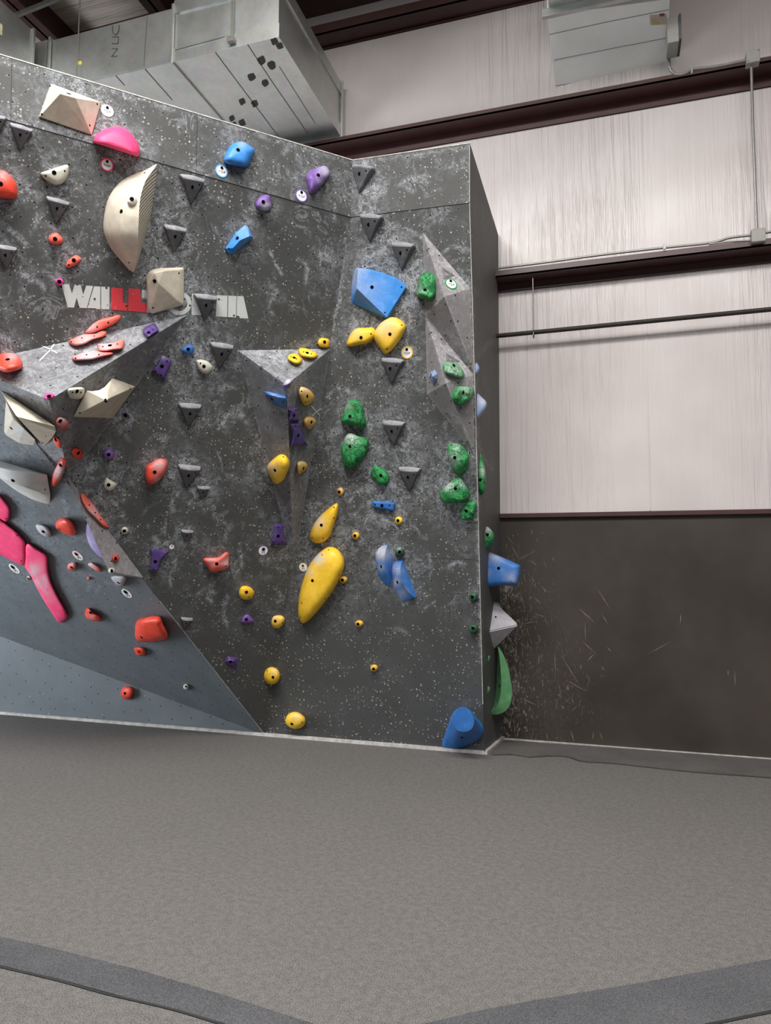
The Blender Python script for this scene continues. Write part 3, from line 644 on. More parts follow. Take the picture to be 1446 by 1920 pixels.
# ------------------------------------------------------------------ centre
dome('yellow', 'small yellow hold above the right corner of the narrow wedge volume', 'Y2', [(1012, 220), (1030, 180), (1075, 175), (1120, 190), (1128, 230), (1115, 268), (1070, 265), (1030, 252)], L, .05, bolts=[(1078, 213)], e=(.45, .8))
dome('yellow', 'right of two yellow holds lying on the top face of the narrow wedge volume', 'Y2', [(825, 290), (850, 270), (900, 275), (950, 295), (1000, 320), (1010, 345), (985, 370), (930, 370), (850, 345)], V2t, .055, bolts=[(910, 318)], screws=[(875, 310), (950, 328)])
dome('yellow', 'left of two yellow holds lying on the top face of the narrow wedge volume', 'Y2', [(720, 362), (750, 330), (800, 325), (845, 360), (860, 395), (835, 425), (790, 425), (735, 395)], V2t, .05, bolts=[(783, 365)], screws=[(753, 357), (805, 377)])
dome('violet', 'chalk-white purple nub on the front point of the narrow wedge volume', 'Y2', [(668, 635), (690, 600), (730, 572), (765, 580), (760, 605), (720, 632), (690, 642)], V2t, .035, ck=[(720, 585, 40, .9)])
hull('navy', 'blue wedge hold on the left facet of the narrow wedge volume', 'Y2', [(492, 690, .01), (540, 695, .02), (620, 715, .02), (700, 735, .02), (708, 760, .02), (705, 845, .0), (665, 850, .0), (600, 825, .0), (535, 765, .01), (505, 725, .02), (700, 758, .09), (620, 745, .09), (540, 725, .05)], V2l, bolts=[(568, 765)], screws=[(678, 790)], bevel=.006, ck=[(600, 715, 60, .3)])
dome('gold', 'egg-shaped yellow hold on the right facet of the narrow wedge volume, uppermost of three', 'Y2', [(828, 700), (840, 655), (870, 648), (930, 675), (970, 720), (978, 760), (950, 805), (905, 828), (870, 815), (840, 760)], V2r, .08, bolts=[(910, 738)], screws=[(855, 690), (893, 795)], ck=[(880, 680, 60, .3)])
blade('small dark purple square hold above the larger purple blade on the narrow wedge volume', 'Y2', [(727, 855), (770, 855), (812, 850), (825, 910), (832, 980), (780, 982), (730, 978), (740, 920)], V2r, [(782, 925)], [(745, 885), (800, 870), (820, 970)])
blade('dark purple flared blade hold on the ridge of the narrow wedge volume', 'Y2', [(742, 998), (785, 994), (830, 990), (850, 1050), (885, 1140), (915, 1215), (830, 1225), (748, 1232), (765, 1150), (766, 1080)], V2r, [(822, 1118)], [(795, 1022), (765, 1218), (885, 1188)])
dome('sand', 'small tan hold right of the dark purple blades, middle of three', 'Y2', [(875, 970), (900, 938), (955, 940), (992, 970), (990, 1010), (950, 1050), (920, 1055), (880, 1015)], V2r, .065, bolts=[(950, 988)], rough=.08)
dome('yellow', 'large yellow lump hold on the left edge of the narrow wedge volume', 'Y2', [(522, 1445), (540, 1388), (600, 1330), (650, 1300), (700, 1310), (735, 1360), (738, 1420), (710, 1490), (680, 1550), (630, 1585), (590, 1575), (550, 1520)], V2l, .14, bolts=[(597, 1455)], screws=[(678, 1327)], ck=[(560, 1440, 60, .4)], peak=(620, 1430), e=(.55, .85))
dome('gold', 'small yellow hold low on the right facet of the narrow wedge volume', 'Y2', [(810, 1400), (830, 1368), (880, 1370), (912, 1400), (908, 1435), (870, 1470), (825, 1487)], V2r, .06, bolts=[(873, 1436)], ck=[(850, 1385, 50, .3)])
dome('yellow', 'bright yellow bean-shaped hold left of the larger yellow shield', 'Y3', [(128, 192), (145, 140), (175, 90), (220, 65), (290, 62), (335, 60), (358, 90), (352, 130), (330, 160), (290, 190), (230, 200), (165, 212), (132, 205)], R, .09, bolts=[(243, 140)], screws=[(322, 110)], ck=[(200, 110, 50, .2)])
dome('yellow', 'yellow shield-shaped hold beside the yellow-ringed tag', 'Y3', [(340, 112), (370, 62), (400, 24), (450, -16), (500, -24), (560, -1), (600, 44), (590, 90), (560, 150), (520, 205), (480, 250), (440, 272), (415, 255), (360, 180), (340, 132)], R, .12, bolts=[(473, 113)], screws=[(567, 41), (450, 231)], peak=(465, 110), ck=[(430, 40, 90, .35)], e=(.5, .85))
hull('blue', 'big blue wedge hold on the right wall face', 'Y1', [(185, 1060, .0), (208, 1030, .0), (320, 1042, .0), (420, 1072, .0), (520, 1108, .0), (580, 1148, .0), (606, 1190, .0), (570, 1252, .0), (470, 1428, .0), (440, 1438, .0), (370, 1402, .0), (260, 1346, .0), (172, 1308, .0), (162, 1270, .0), (170, 1150, .0), (218, 1034, .12), (330, 1056, .095), (520, 1118, .055), (598, 1188, .03), (447, 1425, .08), (210, 1195, .132)], R, bolts=[(330, 1184)], screws=[(565, 1183), (433, 1387)], bevel=.012, ck=[(185, 1170, 45, .55), (225, 1050, 60, .5)])

# ------------------------------------------------------------------ right face, green
gr = dict(rough=.16, e=(.45, .75), rings=11, n=48)
dome('green', 'green rocky hold cut with grooves beside the upper kite volume', 'Y1', [(682, 1232), (690, 1180), (715, 1110), (745, 1072), (810, 1072), (845, 1110), (850, 1180), (840, 1260), (805, 1305), (770, 1292), (700, 1267), (684, 1250)], R, .16, bolts=[(752, 1205)], ck=[(700, 1200, 45, .35)], off=.0, **gr)
dome('green', 'upper of two large smooth green rocky holds right of the narrow wedge volume', 'Y3', [(85, 815), (95, 770), (120, 690), (150, 640), (200, 637), (235, 660), (255, 690), (262, 750), (280, 800), (282, 850), (240, 862), (185, 848), (120, 830)], R, .12, bolts=[(154, 768)], ck=[(130, 690, 40, .3)], freq=18, **gr)
dome('green', 'lower of two large smooth green rocky holds right of the narrow wedge volume', 'Y3', [(83, 1040), (95, 980), (125, 920), (160, 900), (220, 925), (300, 950), (305, 1000), (280, 1080), (220, 1150), (160, 1190), (110, 1185), (98, 1130)], R, .12, bolts=[(155, 1008)], ck=[(155, 930, 55, .7)], freq=16, **gr)
dome('green', 'small rough green hold below the two large green ones', 'Y3', [(320, 1210), (350, 1163), (400, 1178), (450, 1210), (468, 1260), (455, 1305), (400, 1318), (355, 1290), (325, 1250)], R, .08, bolts=[(400, 1240)], freq=45, **gr)
dome('green', 'chalky green textured hold on the upper facet of the lower kite volume', 'Y3', [(895, 370), (905, 340), (960, 330), (1010, 345), (1050, 390), (1070, 435), (1050, 465), (1000, 458), (940, 435), (905, 410)], V4a, .06, bolts=[(983, 362)], ck=[(980, 390, 90, .38)], freq=45, **gr)
dome('green', 'rough dark-green lump at the middle of the lower kite volume', 'Y3', [(970, 605), (990, 560), (1015, 530), (1080, 530), (1130, 545), (1140, 590), (1110, 640), (1045, 685), (1010, 665), (975, 640)], V4c, .1, bolts=[(1058, 578)], freq=45, ck=[(1080, 550, 60, .35)], **gr)
dome('green', 'tall green leaf-grained hold below the lower kite volume', 'Y3', [(932, 1040), (935, 995), (965, 980), (1030, 990), (1080, 1040), (1105, 1090), (1100, 1160), (1070, 1220), (1035, 1235), (990, 1210), (960, 1150), (940, 1090)], R, .13, bolts=[(990, 1097)], screws=[(962, 998)], ck=[(960, 1110, 50, .6), (1000, 1010, 50, .3)], freq=22, **gr)
dome('green', 'green boulder-shaped hold with white edges near the right corner', 'Y3', [(872, 1380), (900, 1340), (960, 1290), (1000, 1262), (1040, 1258), (1070, 1310), (1110, 1370), (1105, 1430), (1060, 1455), (990, 1460), (930, 1460), (885, 1430)], R, .13, bolts=[(995, 1345)], ck=[(940, 1320, 45, .6), (1055, 1300, 30, .6)], freq=20, **gr)
dome('green', 'small rough green hold at the right corner under the green boulder', 'Y5', [(740, 340), (745, 290), (785, 250), (835, 235), (858, 260), (850, 320), (830, 370), (780, 382), (745, 375)], R, .08, bolts=[(780, 313)], freq=45, **gr)
hull('paleblue', 'small pale-blue arrowhead hold on the left facet of the lower kite volume', 'Y3', [(778, 452, .0), (800, 415, .01), (832, 397, .01), (852, 430, .0), (850, 470, .0), (822, 525, .0), (800, 500, .0), (815, 450, .06)], V4b, bolts=[(800, 442)], bevel=.004)
hull('navy', 'flat blue bar hold below the small rough green hold', 'Y3', [(330, 1450, .0), (345, 1445, .01), (420, 1450, .01), (518, 1455, .0), (515, 1500, .0), (505, 1525, .0), (420, 1515, .0), (333, 1493, .0), (345, 1458, .035), (505, 1466, .05), (498, 1512, .045), (345, 1486, .03)], R, bolts=[(410, 1480)], screws=[(355, 1472), (470, 1478)], bevel=.005)
def knob(mat, label, z, x, y, r, plane, b, ry=None, h=.045, **k): return dome(mat, label, z, circ(x, y, r, ry), plane, h, bolts=[b], n=28, e=(.6, .8), **k)
knob('sand', 'tiny yellow knob between the narrow wedge volume and the blue bar', 'Y2', 1232, 1663, 33, R, (1218, 1665), ry=40)
knob('yellow', 'tiny yellow knob just below the blue bar', 'Y5', 273, 386, 30, R, (266, 386), ry=31)
knob('gold', 'tiny yellow knob right of the yellow leaf-shaped hold', 'Y4', 1315, 500, 29, R, (1307, 500))
knob('gold', 'tiny yellow knob touching the right side of the giant yellow hold', 'Y4', 1222, 832, 31, R, (1214, 834), ry=27)
knob('gold', 'tiny yellow knob low on the right face, upper of two', 'Y6', 1180, 198, 32, R, (1170, 202), ry=26)
knob('gold', 'lowest tiny yellow knob on the right face', 'Y6', 1293, 532, 30, R, (1288, 540), ry=27)
knob('darkgreen', 'dark green knob above the right blue wing hold', 'Y5', 280, 622, 37, R, (278, 622), h=.06, ck=[(275, 595, 25, .4)])
knob('darkgreen', 'upper of two dark green knobs at the right corner', 'Y5', 838, 965, 35, R, (826, 962), ry=38, h=.06)
knob('darkgreen', 'lower of two dark green knobs at the right corner', 'Y5', 836, 1205, 35, R, (832, 1196), ry=38, h=.06)
dome('coral', 'pale red hold with two horns in the lower middle', 'Y4', [(165, 688), (180, 668), (240, 668), (290, 657), (330, 625), (355, 630), (360, 700), (355, 740), (290, 765), (225, 772), (195, 730)], L, .08, bolts=[(267, 712)], screws=[(337, 728)], ck=[(335, 700, 40, .5), (230, 690, 40, .3)], rough=.1)
blade('purple blade hold flaring downward above the purple-dotted tag', 'Y4', [(700, 412), (730, 410), (765, 412), (775, 480), (793, 566), (730, 570), (672, 568), (690, 500)], L, [(730, 503)], [(730, 435), (690, 548), (762, 543)])
dome('yellow', 'yellow leaf-shaped hold pointing up to the right', 'Y4', [(968, 505), (985, 440), (1020, 380), (1090, 310), (1160, 258), (1180, 262), (1178, 330), (1150, 420), (1120, 500), (1075, 545), (1020, 557), (980, 540)], R, .11, bolts=[(1055, 420)], screws=[(1150, 287), (1150, 365), (985, 515), (1068, 520)], peak=(1070, 430), ck=[(1030, 390, 50, .5)], n=48)
dome('yellow', 'giant yellow teardrop hold in the middle of the wall', 'Y4', [(880, 1060), (885, 980), (905, 880), (945, 760), (1000, 670), (1060, 610), (1120, 582), (1180, 605), (1220, 660), (1228, 730), (1195, 820), (1140, 920), (1060, 1030), (980, 1120), (925, 1160), (900, 1150), (882, 1100)], R, .15, bolts=[(988, 838)], screws=[(1062, 645), (1190, 795), (907, 1005), (1083, 972), (1110, 607), (897, 1115)], peak=(1070, 800), n=64, rings=14, e=(.5, .85), ck=[(1030, 670, 45, .75), (960, 770, 35, .4)])
dome('yellow', 'round yellow hold left of the giant yellow teardrop', 'Y4', [(433, 930), (450, 885), (490, 878), (530, 895), (550, 930), (530, 970), (480, 982), (445, 965)], L, .075, bolts=[(491, 925)], screws=[(510, 962)])
dome('yellow', 'half-round yellow hold below and left of the giant yellow teardrop', 'Y4', [(640, 1140), (655, 1100), (710, 1093), (765, 1105), (780, 1135), (760, 1180), (710, 1203), (660, 1180)], R, .085, bolts=[(708, 1143)], screws=[(762, 1155)], ck=[(710, 1105, 50, .25)])
dome('violet', 'small dull purple peaked hold left of the half-round yellow hold', 'Y4', [(455, 1132), (475, 1100), (505, 1092), (545, 1135), (540, 1155), (460, 1160)], L, .045, bolts=[(490, 1130)])
hull('yellow', 'tiny yellow three-cornered hold below the half-round yellow hold', 'Y4', [(513, 1325, 0), (530, 1287, 0), (560, 1290, 0), (592, 1318, 0), (590, 1332, 0), (545, 1340, 0), (515, 1333, 0), (548, 1315, .05)], R, bolts=[(549, 1318)], bevel=.008)
hull('purple', 'small dark purple angular hold at the edge of the slate panel', 'Y6', [(165, 485, 0), (190, 443, 0), (240, 452, .01), (272, 455, 0), (267, 500, 0), (248, 547, 0), (200, 515, 0), (235, 478, .045), (205, 480, .04)], L, bolts=[(210, 485)], bevel=.006)
dome('yellow', 'perfectly round yellow hold, second lowest of the yellow ones', 'Y6', circ(517, 590, 67), R, .1, bolts=[(530, 602)], screws=[(487, 552)], ck=[(540, 555, 30, .25)])
dome('yellow', 'lowest yellow hold, rounded, just above the floor edge', 'Y6', [(625, 920), (640, 885), (680, 863), (730, 870), (770, 905), (775, 945), (750, 980), (700, 992), (650, 975), (628, 950)], R, .1, bolts=[(672, 953)], screws=[(750, 940)], ck=[(710, 895, 35, .25)])
loft('navy', 'left of two chalky blue wing holds, pointing up', 'Y5', [[(188, 570, 0), (150, 575, 0), (110, 610, 0), (97, 660, 0), (110, 760, 0), (140, 830, 0), (192, 880, 0)], [(188, 572, .02), (176, 610, .07), (166, 660, .1), (168, 720, .11), (180, 780, .1), (198, 830, .06), (205, 880, .02)], [(190, 572, 0), (207, 620, 0), (226, 680, 0), (222, 740, 0), (215, 800, 0), (217, 850, 0), (216, 880, 0)]], R, bolts=[(140, 733)], ck=[(140, 630, 60, .9), (140, 740, 30, .5)])
loft('navy', 'right of two chalky blue wing holds, pointing down', 'Y5', [[(300, 675, 0), (260, 687, 0), (230, 712, 0), (215, 770, 0), (222, 850, 0), (245, 915, 0), (290, 980, 0), (322, 993, 0)], [(300, 678, .02), (290, 720, .06), (283, 770, .1), (292, 830, .12), (312, 880, .11), (345, 925, .08), (380, 955, .04), (398, 968, .02)], [(303, 675, 0), (315, 710, 0), (332, 760, 0), (348, 800, 0), (362, 835, 0), (380, 880, 0), (395, 925, 0), (406, 957, 0)]], R, bolts=[(262, 850)], ck=[(250, 760, 45, .5), (250, 850, 40, .6), (300, 930, 40, .5)])
o = loft('navy', 'blue boot-like hold with a flat round end at the foot of the right corner', 'Y7',
     [[(385, 1062, .30), (395, 1000, .30), (450, 938, .30), (530, 934, .30), (590, 1010, .30), (608, 1068, .30), (590, 1138, .30), (540, 1173, .30), (480, 1178, .30), (420, 1150, .30), (385, 1062, .30)],
      [(380, 1062, .27), (390, 1000, .27), (448, 932, .27), (533, 930, .27), (596, 1010, .27), (614, 1072, .27), (594, 1145, .27), (540, 1180, .27), (480, 1184, .27), (416, 1156, .27), (380, 1062, .27)],
      [(345, 1120, .1), (375, 1020, .12), (425, 955, .14), (535, 945, .14), (615, 1020, .12), (660, 1110, .1), (645, 1190, .1), (560, 1240, .1), (470, 1260, .1), (380, 1240, .1), (345, 1120, .1)],
      [(278, 1285, .02), (335, 1130, .02), (400, 965, .02), (535, 932, .02), (640, 1042, .02), (702, 1125, .02), (695, 1200, .02), (640, 1270, .02), (450, 1350, .02), (300, 1350, .02), (278, 1285, .02)],
      [(275, 1290, 0), (330, 1135, 0), (400, 965, 0), (535, 930, 0), (642, 1040, 0), (705, 1125, 0), (697, 1200, 0), (640, 1272, 0), (450, 1352, 0), (298, 1352, 0), (275, 1290, 0)]], R, bolts=[(478, 1238)], n=44, sub=4)
# its flat end
cap = px('Y7', [(385, 1062), (395, 1000), (450, 938), (530, 934), (590, 1010), (608, 1068), (590, 1138), (540, 1173), (480, 1178), (420, 1150)])
cp = catmull(cap, 40); V = [R.at(p[0], p[1], .3) for p in cp]+[R.at(p[0], p[1], .299) for p in cp]
c = mesh_obj('end_face', V, [tuple(range(40)), tuple(range(79, 39, -1))]+[(k, (k+1) % 40, 40+(k+1) % 40, 40+k) for k in range(40)], 'navy', o); c['label'] = 'flat round end'

# ------------------------------------------------------------------ holds on the narrow side of the corner (bulging towards +X)
class YP(Plane):
    def __init__(s, Y): s.p = np.array([0, Y, 0.]); s.n = np.array([0, -1., 0]); s.u = np.array([1., 0, 0]); s.v = np.array([0, 0, 1.])
sd = dict(note=False, e=(.55, .8))
dome('paleblue', 'small pale-blue hold peeking round the corner beside the lower kite volume, upper', 'Y3', [(1115, 345), (1145, 340), (1170, 345), (1187, 385), (1170, 430), (1145, 442), (1115, 430)], YP(5.36), .05, solid=.06, **sd)
dome('paleblue', 'larger pale-blue pointed hold peeking round the corner below the smaller one', 'Y3', [(1110, 600), (1150, 565), (1190, 600), (1240, 650), (1243, 690), (1215, 740), (1160, 797), (1110, 760)], YP(5.47), .06, solid=.07, ck=[(1200, 640, 60, .4)], **sd)
dome('green', 'long thin green hold on the narrow side face', 'Y3', [(1160, 1120), (1185, 1065), (1200, 1070), (1225, 1150), (1240, 1250), (1235, 1340), (1215, 1390), (1185, 1375), (1160, 1260)], YP(5.62), .08, solid=.1, bolts=[(1193, 1275)], rough=.15, ck=[(1220, 1200, 40, .5)], **sd)
dome('green', 'green ball-like hold bulging round the corner above the blue block', 'Y5', [(840, 500), (870, 430), (895, 408), (940, 430), (980, 470), (992, 520), (970, 570), (920, 610), (885, 632), (845, 600)], YP(5.95), .12, solid=.14, bolts=[(940, 492)], rough=.12, ck=[(950, 440, 40, .8)], **sd)
dome('navy', 'big chalky blue block hold sticking out of the narrow side face', 'Y5', [(880, 680), (930, 613), (985, 635), (1060, 665), (1130, 695), (1190, 725), (1187, 790), (1167, 872), (1080, 875), (1000, 880), (935, 890), (880, 860)], YP(6.1), .13, solid=.13, bolts=[(1025, 745)], ck=[(1000, 640, 60, .5), (1120, 820, 50, .35), (930, 780, 40, .3)], sharp=True, n=60, note=False, e=(.3, .7))
def wedge3(label):
    A = lambda x, y, Y: onY(*px('Y5', [(x, y)])[0], Y)
    W = [A(930, 935, 6.25), A(1178, 1172, 6.2), A(893, 1235, 6.02), A(948, 1397, 6.25)]
    W += [np.array([-1.1, 6.45, W[0][2]-.05]), np.array([-1.1, 6.45, W[3][2]+.05])]
    W[0][0] -= 0.0
    bm = bmesh.new(); org = np.mean(W, 0)
    for w in W: bm.verts.new(tuple(w-org))
    bmesh.ops.convex_hull(bm, input=bm.verts)
    bmesh.ops.bevel(bm, geom=bm.edges[:], offset=.008, segments=2, affect='EDGES', clamp_overlap=True)
    me = bpy.data.meshes.new('climbing_volume'); bm.to_mesh(me); bm.free(); me.materials.append(M['silver'])
    o = bpy.data.objects.new('climbing_volume', me); o.location = org; link(o)
    return tag(o, label, 'climbing volume', 'plywood volumes on the climbing wall')
o = wedge3('light grey pyramid jutting from the narrow side face below the blue block')
add_dots(o, [(1003, 1112), (932, 1115)], .008, 'screw', 'bolt', 'Y5')
dome('cream', 'small cream hold half hidden behind the light grey pyramid', 'Y5', [(960, 1010), (1000, 998), (1030, 1010), (1046, 1040), (1030, 1060), (960, 1060)], YP(6.36), .05, solid=.05, **sd)
loft('sage', 'large pale green scoop-shaped hold curving down the narrow side face near the floor', 'Y7',
     [[(850, 300, 0), (850, 400, 0), (845, 540, 0), (835, 700, 0), (810, 860, 0), (770, 940, 0), (715, 950, 0)],
      [(855, 295, .12), (872, 400, .14), (885, 540, .15), (890, 700, .16), (870, 850, .16), (810, 955, .15), (722, 962, .12)],
      [(862, 290, .12), (915, 380, .14), (960, 500, .15), (988, 640, .16), (1003, 760, .16), (985, 890, .15), (930, 965, .14), (850, 1000, .13), (780, 998, .12), (718, 972, .12)],
      [(862, 290, -.04), (915, 380, -.04), (960, 500, -.04), (988, 640, -.04), (1003, 760, -.04), (985, 890, -.04), (930, 965, -.04), (850, 1000, -.04), (780, 998, -.04), (718, 972, -.04)]],
     YP(6.3), bolts=[(873, 703)], screws=[(845, 855)])
dome('sage', 'small green chip hold under the light grey pyramid, upper of two', 'Y7', [(708, 480), (718, 400), (750, 380), (775, 395), (765, 440), (735, 490)], YP(6.05), .03, solid=.03, **sd)
dome('sage', 'small green chip hold beside the large green scoop, lower of two', 'Y7', [(708, 800), (720, 720), (757, 703), (775, 730), (755, 780), (728, 812)], YP(6.05), .03, solid=.03, **sd)

# ------------------------------------------------------------------ route tags
def font_mesh(txt, size):
    cu = bpy.data.curves.new('t', 'FONT'); cu.body = txt; cu.size = size; cu.align_x = 'CENTER'; cu.align_y = 'CENTER'; cu.extrude = .0006; cu.space_character = 1.15
    ob = bpy.data.objects.new('t', cu); COL.objects.link(ob); dg = bpy.context.evaluated_depsgraph_get()
    me = bpy.data.meshes.new_from_object(ob.evaluated_get(dg)); bpy.data.objects.remove(ob); bpy.data.curves.remove(cu); return me
TXT = {}
def route_tag(x, y, rpx, plane, ring, text, label, dot=False, ry=None, off=0.0):
    c = plane.at(x, y, off); r = np.linalg.norm(plane.at(x+rpx, y, off)-c)
    root = bpy.data.objects.new('route_tag', None); root.empty_display_size = .05; link(root)
    u, v, n = plane.u, plane.v, plane.n
    root.matrix_world = Matrix(((u[0], v[0], n[0], c[0]), (u[1], v[1], n[1], c[1]), (u[2], v[2], n[2], c[2]), (0, 0, 0, 1)))
    tag(root, label, 'route tag', 'round route tags')
    def disc(name, R0, R1, z, mat, N=36, cx=0, cy=0):
        V, Fc = [], []
        for (rr, zz) in ((R1, -.001), (R1, z), (R0, z)):
            for k in range(N): t = 2*math.pi*k/N; V.append((cx+rr*math.cos(t), cy+rr*math.sin(t), zz))
        for a in range(2):
            for k in range(N): Fc.append((a*N+k, a*N+(k+1) % N, (a+1)*N+(k+1) % N, (a+1)*N+k))
        if R0 < R1*.9 or R0 == 0:
            pass
        if R0 <= R1*.995 and name != 'ring': Fc.append(tuple(2*N+k for k in range(N)))
        me = bpy.data.meshes.new(name); me.from_pydata(V, [], Fc); me.materials.append(M[mat])
        b = bmesh.new(); b.from_mesh(me); bmesh.ops.recalc_face_normals(b, faces=b.faces); b.to_mesh(me); b.free()
        return link(bpy.data.objects.new(name, me), root)
    disc('disc', r*.93, r*.95, .003, 'tag')
    if ring: disc('ring', r*.82, r, .0045, 'ring_'+ring)['label'] = ring+' rim'
    if dot: disc('dot', r*.4, r*.42, .0045, 'ring_'+dot, cy=r*.33, N=20)['label'] = dot+' dot'
    disc('bolt', r*.2, r*.22, .007, 'bolt', cy=r*(.5 if not dot else .33), N=14)
    if text:
        if text not in TXT: TXT[text] = font_mesh(text, 1.0)
        me = TXT[text].copy(); me.materials.clear(); me.materials.append(M['ink'])
        s = r*(.5 if text == 'TOP' else .72)
        t = bpy.data.objects.new('lettering', me); t.scale = (s, s, 1); t.location = (0, -r*(.16 if text == 'TOP' else .42), .0045); link(t, root)
    return root
route_tag(201, 208, 11.5, HL, 'white', 'TOP', 'all-white round top tag beside the beige plate hold')
route_tag(200.5, 309, 11.8, L, 'pink', 'TOP', 'round white top tag with a pink rim below the pink half-dome')
route_tag(415.5, 321, 11.5, HL, 'blue', 'TOP', 'round white top tag with a blue rim beside the rounded blue hold')
route_tag(565, 367, 11, HL, 'purple', 'TOP', 'round white top tag with a purple rim beside the chalky purple hold')
route_tag(763.5, 661, 11, R, 'yellow', 'TOP', 'round white top tag with a yellow rim below the yellow shield-shaped hold')
route_tag(845.7, 532.5, 10.5, V3a, 'green', 'TOP', 'round white top tag with a green rim on the upper kite volume')
route_tag(493.5, 1032.4, 8.5, L, None, 'V3', 'small round white start tag with a purple dot under the purple blade hold', dot='purple')
route_tag(568.6, 1063.3, 7.6, R, None, 'V5', 'small round white start tag with a yellow dot beside the giant yellow teardrop', dot='yellow')
route_tag(146, 1041.5, 8, Bl, None, 'V5', 'small white start tag on the slate overhang left of the spike volume', dot='red')
route_tag(27, 1066, 7.5, Bl, None, 'V5', 'small white start tag at the far left below the hot-pink plates', dot='black')
route_tag(238, 1112.5, 8, Bl, None, 'V5', 'small white start tag below the foot of the spike volume', dot='black')
route_tag(322, 1025.5, 4.6, L, None, None, 'tiny white ring tag at the shoulder of the purple blade hold', dot=False)

# ------------------------------------------------------------------ block lettering painted on the wall
root = bpy.data.objects.new('wall_lettering', None); root.location = tuple(L.at(290, 560)); link(root)
tag(root, 'faded white and red block lettering across the left wall face', 'lettering')
M['paint_white'] = chalk_wall('lettering_white', srgb(188, 192, 190), srgb(205, 206, 206), fleck=.16, fleckcol=(70, 70, 70), chalk_amt=.5)
M['paint_red'] = chalk_wall('lettering_red', srgb(196, 58, 66), srgb(205, 140, 146), fleck=.14, fleckcol=(84, 76, 76), chalk_amt=1.0)
def letter(ch, polys, red=False):
    V, Fc = [], []
    for pg in polys:
        i = len(V); m = len(pg); q = px('LG', pg)
        V += [L.at(p[0], p[1], .0022) for p in q]+[L.at(p[0], p[1], -.001) for p in q]
        Fc.append(tuple(range(i, i+m))); Fc += [(i+k, i+(k+1) % m, i+m+(k+1) % m, i+m+k) for k in range(m)]
    V = np.array(V)
    o = mesh_obj('letter', V, Fc, 'paint_red' if red else 'paint_white', root, uv=L.uv(V))
    o['label'] = ('red' if red else 'white')+' letter '+ch
letter('W', [[(58, 125), (112, 125), (133, 192), (152, 128), (196, 130), (213, 200), (235, 135), (284, 138), (238, 296), (188, 293), (166, 222), (148, 293), (103, 290)]])
letter('A', [[(291, 140), (336, 142), (335, 304), (312, 303), (300, 297), (243, 295)], [(341, 143), (401, 145), (400, 305), (342, 303)]])
letter('L', [[(413, 150), (497, 155), (495, 255), (527, 258), (526, 315), (412, 308)]], True)
letter('L', [[(537, 155), (618, 160), (625, 225), (632, 262), (665, 262), (668, 327), (535, 316)]], True)
letter('T', [[(632, 165), (745, 172), (742, 230), (708, 228), (706, 330), (668, 328), (668, 228), (632, 225)]])
arc = lambda a0, a1: [(900+86*math.cos(t), 262+84*math.sin(t)) for t in np.linspace(a0, a1, 16)]+[(900+56*math.cos(t), 262+54*math.sin(t)) for t in np.linspace(a1, a0, 16)]
letter('O', [arc(-1.55, 1.58), arc(1.63, 4.65)])
letter('P', [[(989, 192), (1085, 196), (1140, 206), (1158, 240), (1150, 280), (1118, 305), (1062, 303), (1060, 347), (986, 344)]])
letter('I', [[(1166, 203), (1243, 207), (1241, 360), (1160, 355)]])
letter('A', [[(1249, 207), (1308, 209), (1303, 363), (1246, 360)], [(1312, 209), (1357, 211), (1392, 371), (1333, 368), (1325, 352), (1307, 350)]])
# ------------------------------------------------------------------ wall panels with chalk
rs = np.random.RandomState(11)
STROKES = [([(688, 427), (722, 416), (760, 427), (792, 446)], 4.5, .9), ([(824, 477), (850, 462), (878, 470)], 4.5, .9), ([(641, 528), (637, 560), (626, 598)], 6, .8),
           ([(412, 802), (430, 779), (447, 772), (462, 790)], 8, .8), ([(612, 746), (640, 728), (674, 744)], 5, .8), ([(180, 900), (165, 890), (150, 900)], 9, .7), ([(165, 885), (180, 868), (158, 876)], 7, .9),
           ([(190, 920), (215, 945), (232, 968)], 10, .8), ([(290, 1010), (302, 1020), (315, 1018)], 8, .8), ([(505, 470), (520, 500), (528, 515)], 4, .8), ([(560, 485), (575, 500), (572, 530)], 5, .8),
           ([(520, 545), (505, 575), (512, 590)], 5, .8), ([(590, 470), (612, 480), (618, 500)], 9, .7), ([(470, 880), (490, 895), (500, 870)], 7, .8), ([(520, 1105), (530, 1120), (522, 1130)], 8, .7),
           ([(395, 1128), (390, 1115), (400, 1110)], 6, .8), ([(490, 1050), (515, 1050), (530, 1046)], 4, .8), ([(775, 985), (790, 1005), (800, 1010)], 3.5, .7), ([(775, 1040), (800, 1062), (808, 1050)], 3.5, .7), ([(805, 1035), (808, 1070), (803, 1090)], 2.5, .7),
           ([(795, 1142), (808, 1132), (816, 1128)], 2.5, .7), ([(740, 1180), (752, 1180), (762, 1188)], 5, .7), ([(655, 940), (668, 925), (680, 918)], 5, .8), ([(250, 750), (240, 790), (252, 800)], 5, .7), ([(297, 815), (305, 830), (312, 818)], 5, .9),
           ([(320, 620), (345, 618), (365, 625)], 5, .7), ([(40, 650), (25, 640), (0, 630)], 6, .7), ([(20, 480), (38, 505), (52, 520)], 7, .9), ([(5, 420), (30, 440), (50, 458)], 8, .9), ([(195, 390), (215, 380), (235, 378)], 4, .6), ([(180, 490), (205, 475), (215, 468)], 7, .8), ([(375, 350), (400, 365), (420, 375)], 6, .6), ([(350, 455), (358, 470), (350, 440)], 8, .8), ([(600, 360), (615, 355), (612, 372)], 5, .5),
           ([(885, 540), (893, 820), (904, 1240)], 7, .75), ([(0, 114), (330, 208), (655, 304)], 7, .45), ([(665, 305), (770, 291), (878, 276)], 7, .5), ([(652, 420), (640, 530), (622, 640)], 4, .5), ([(560, 960), (552, 1010), (553, 1050)], 6, .5)]
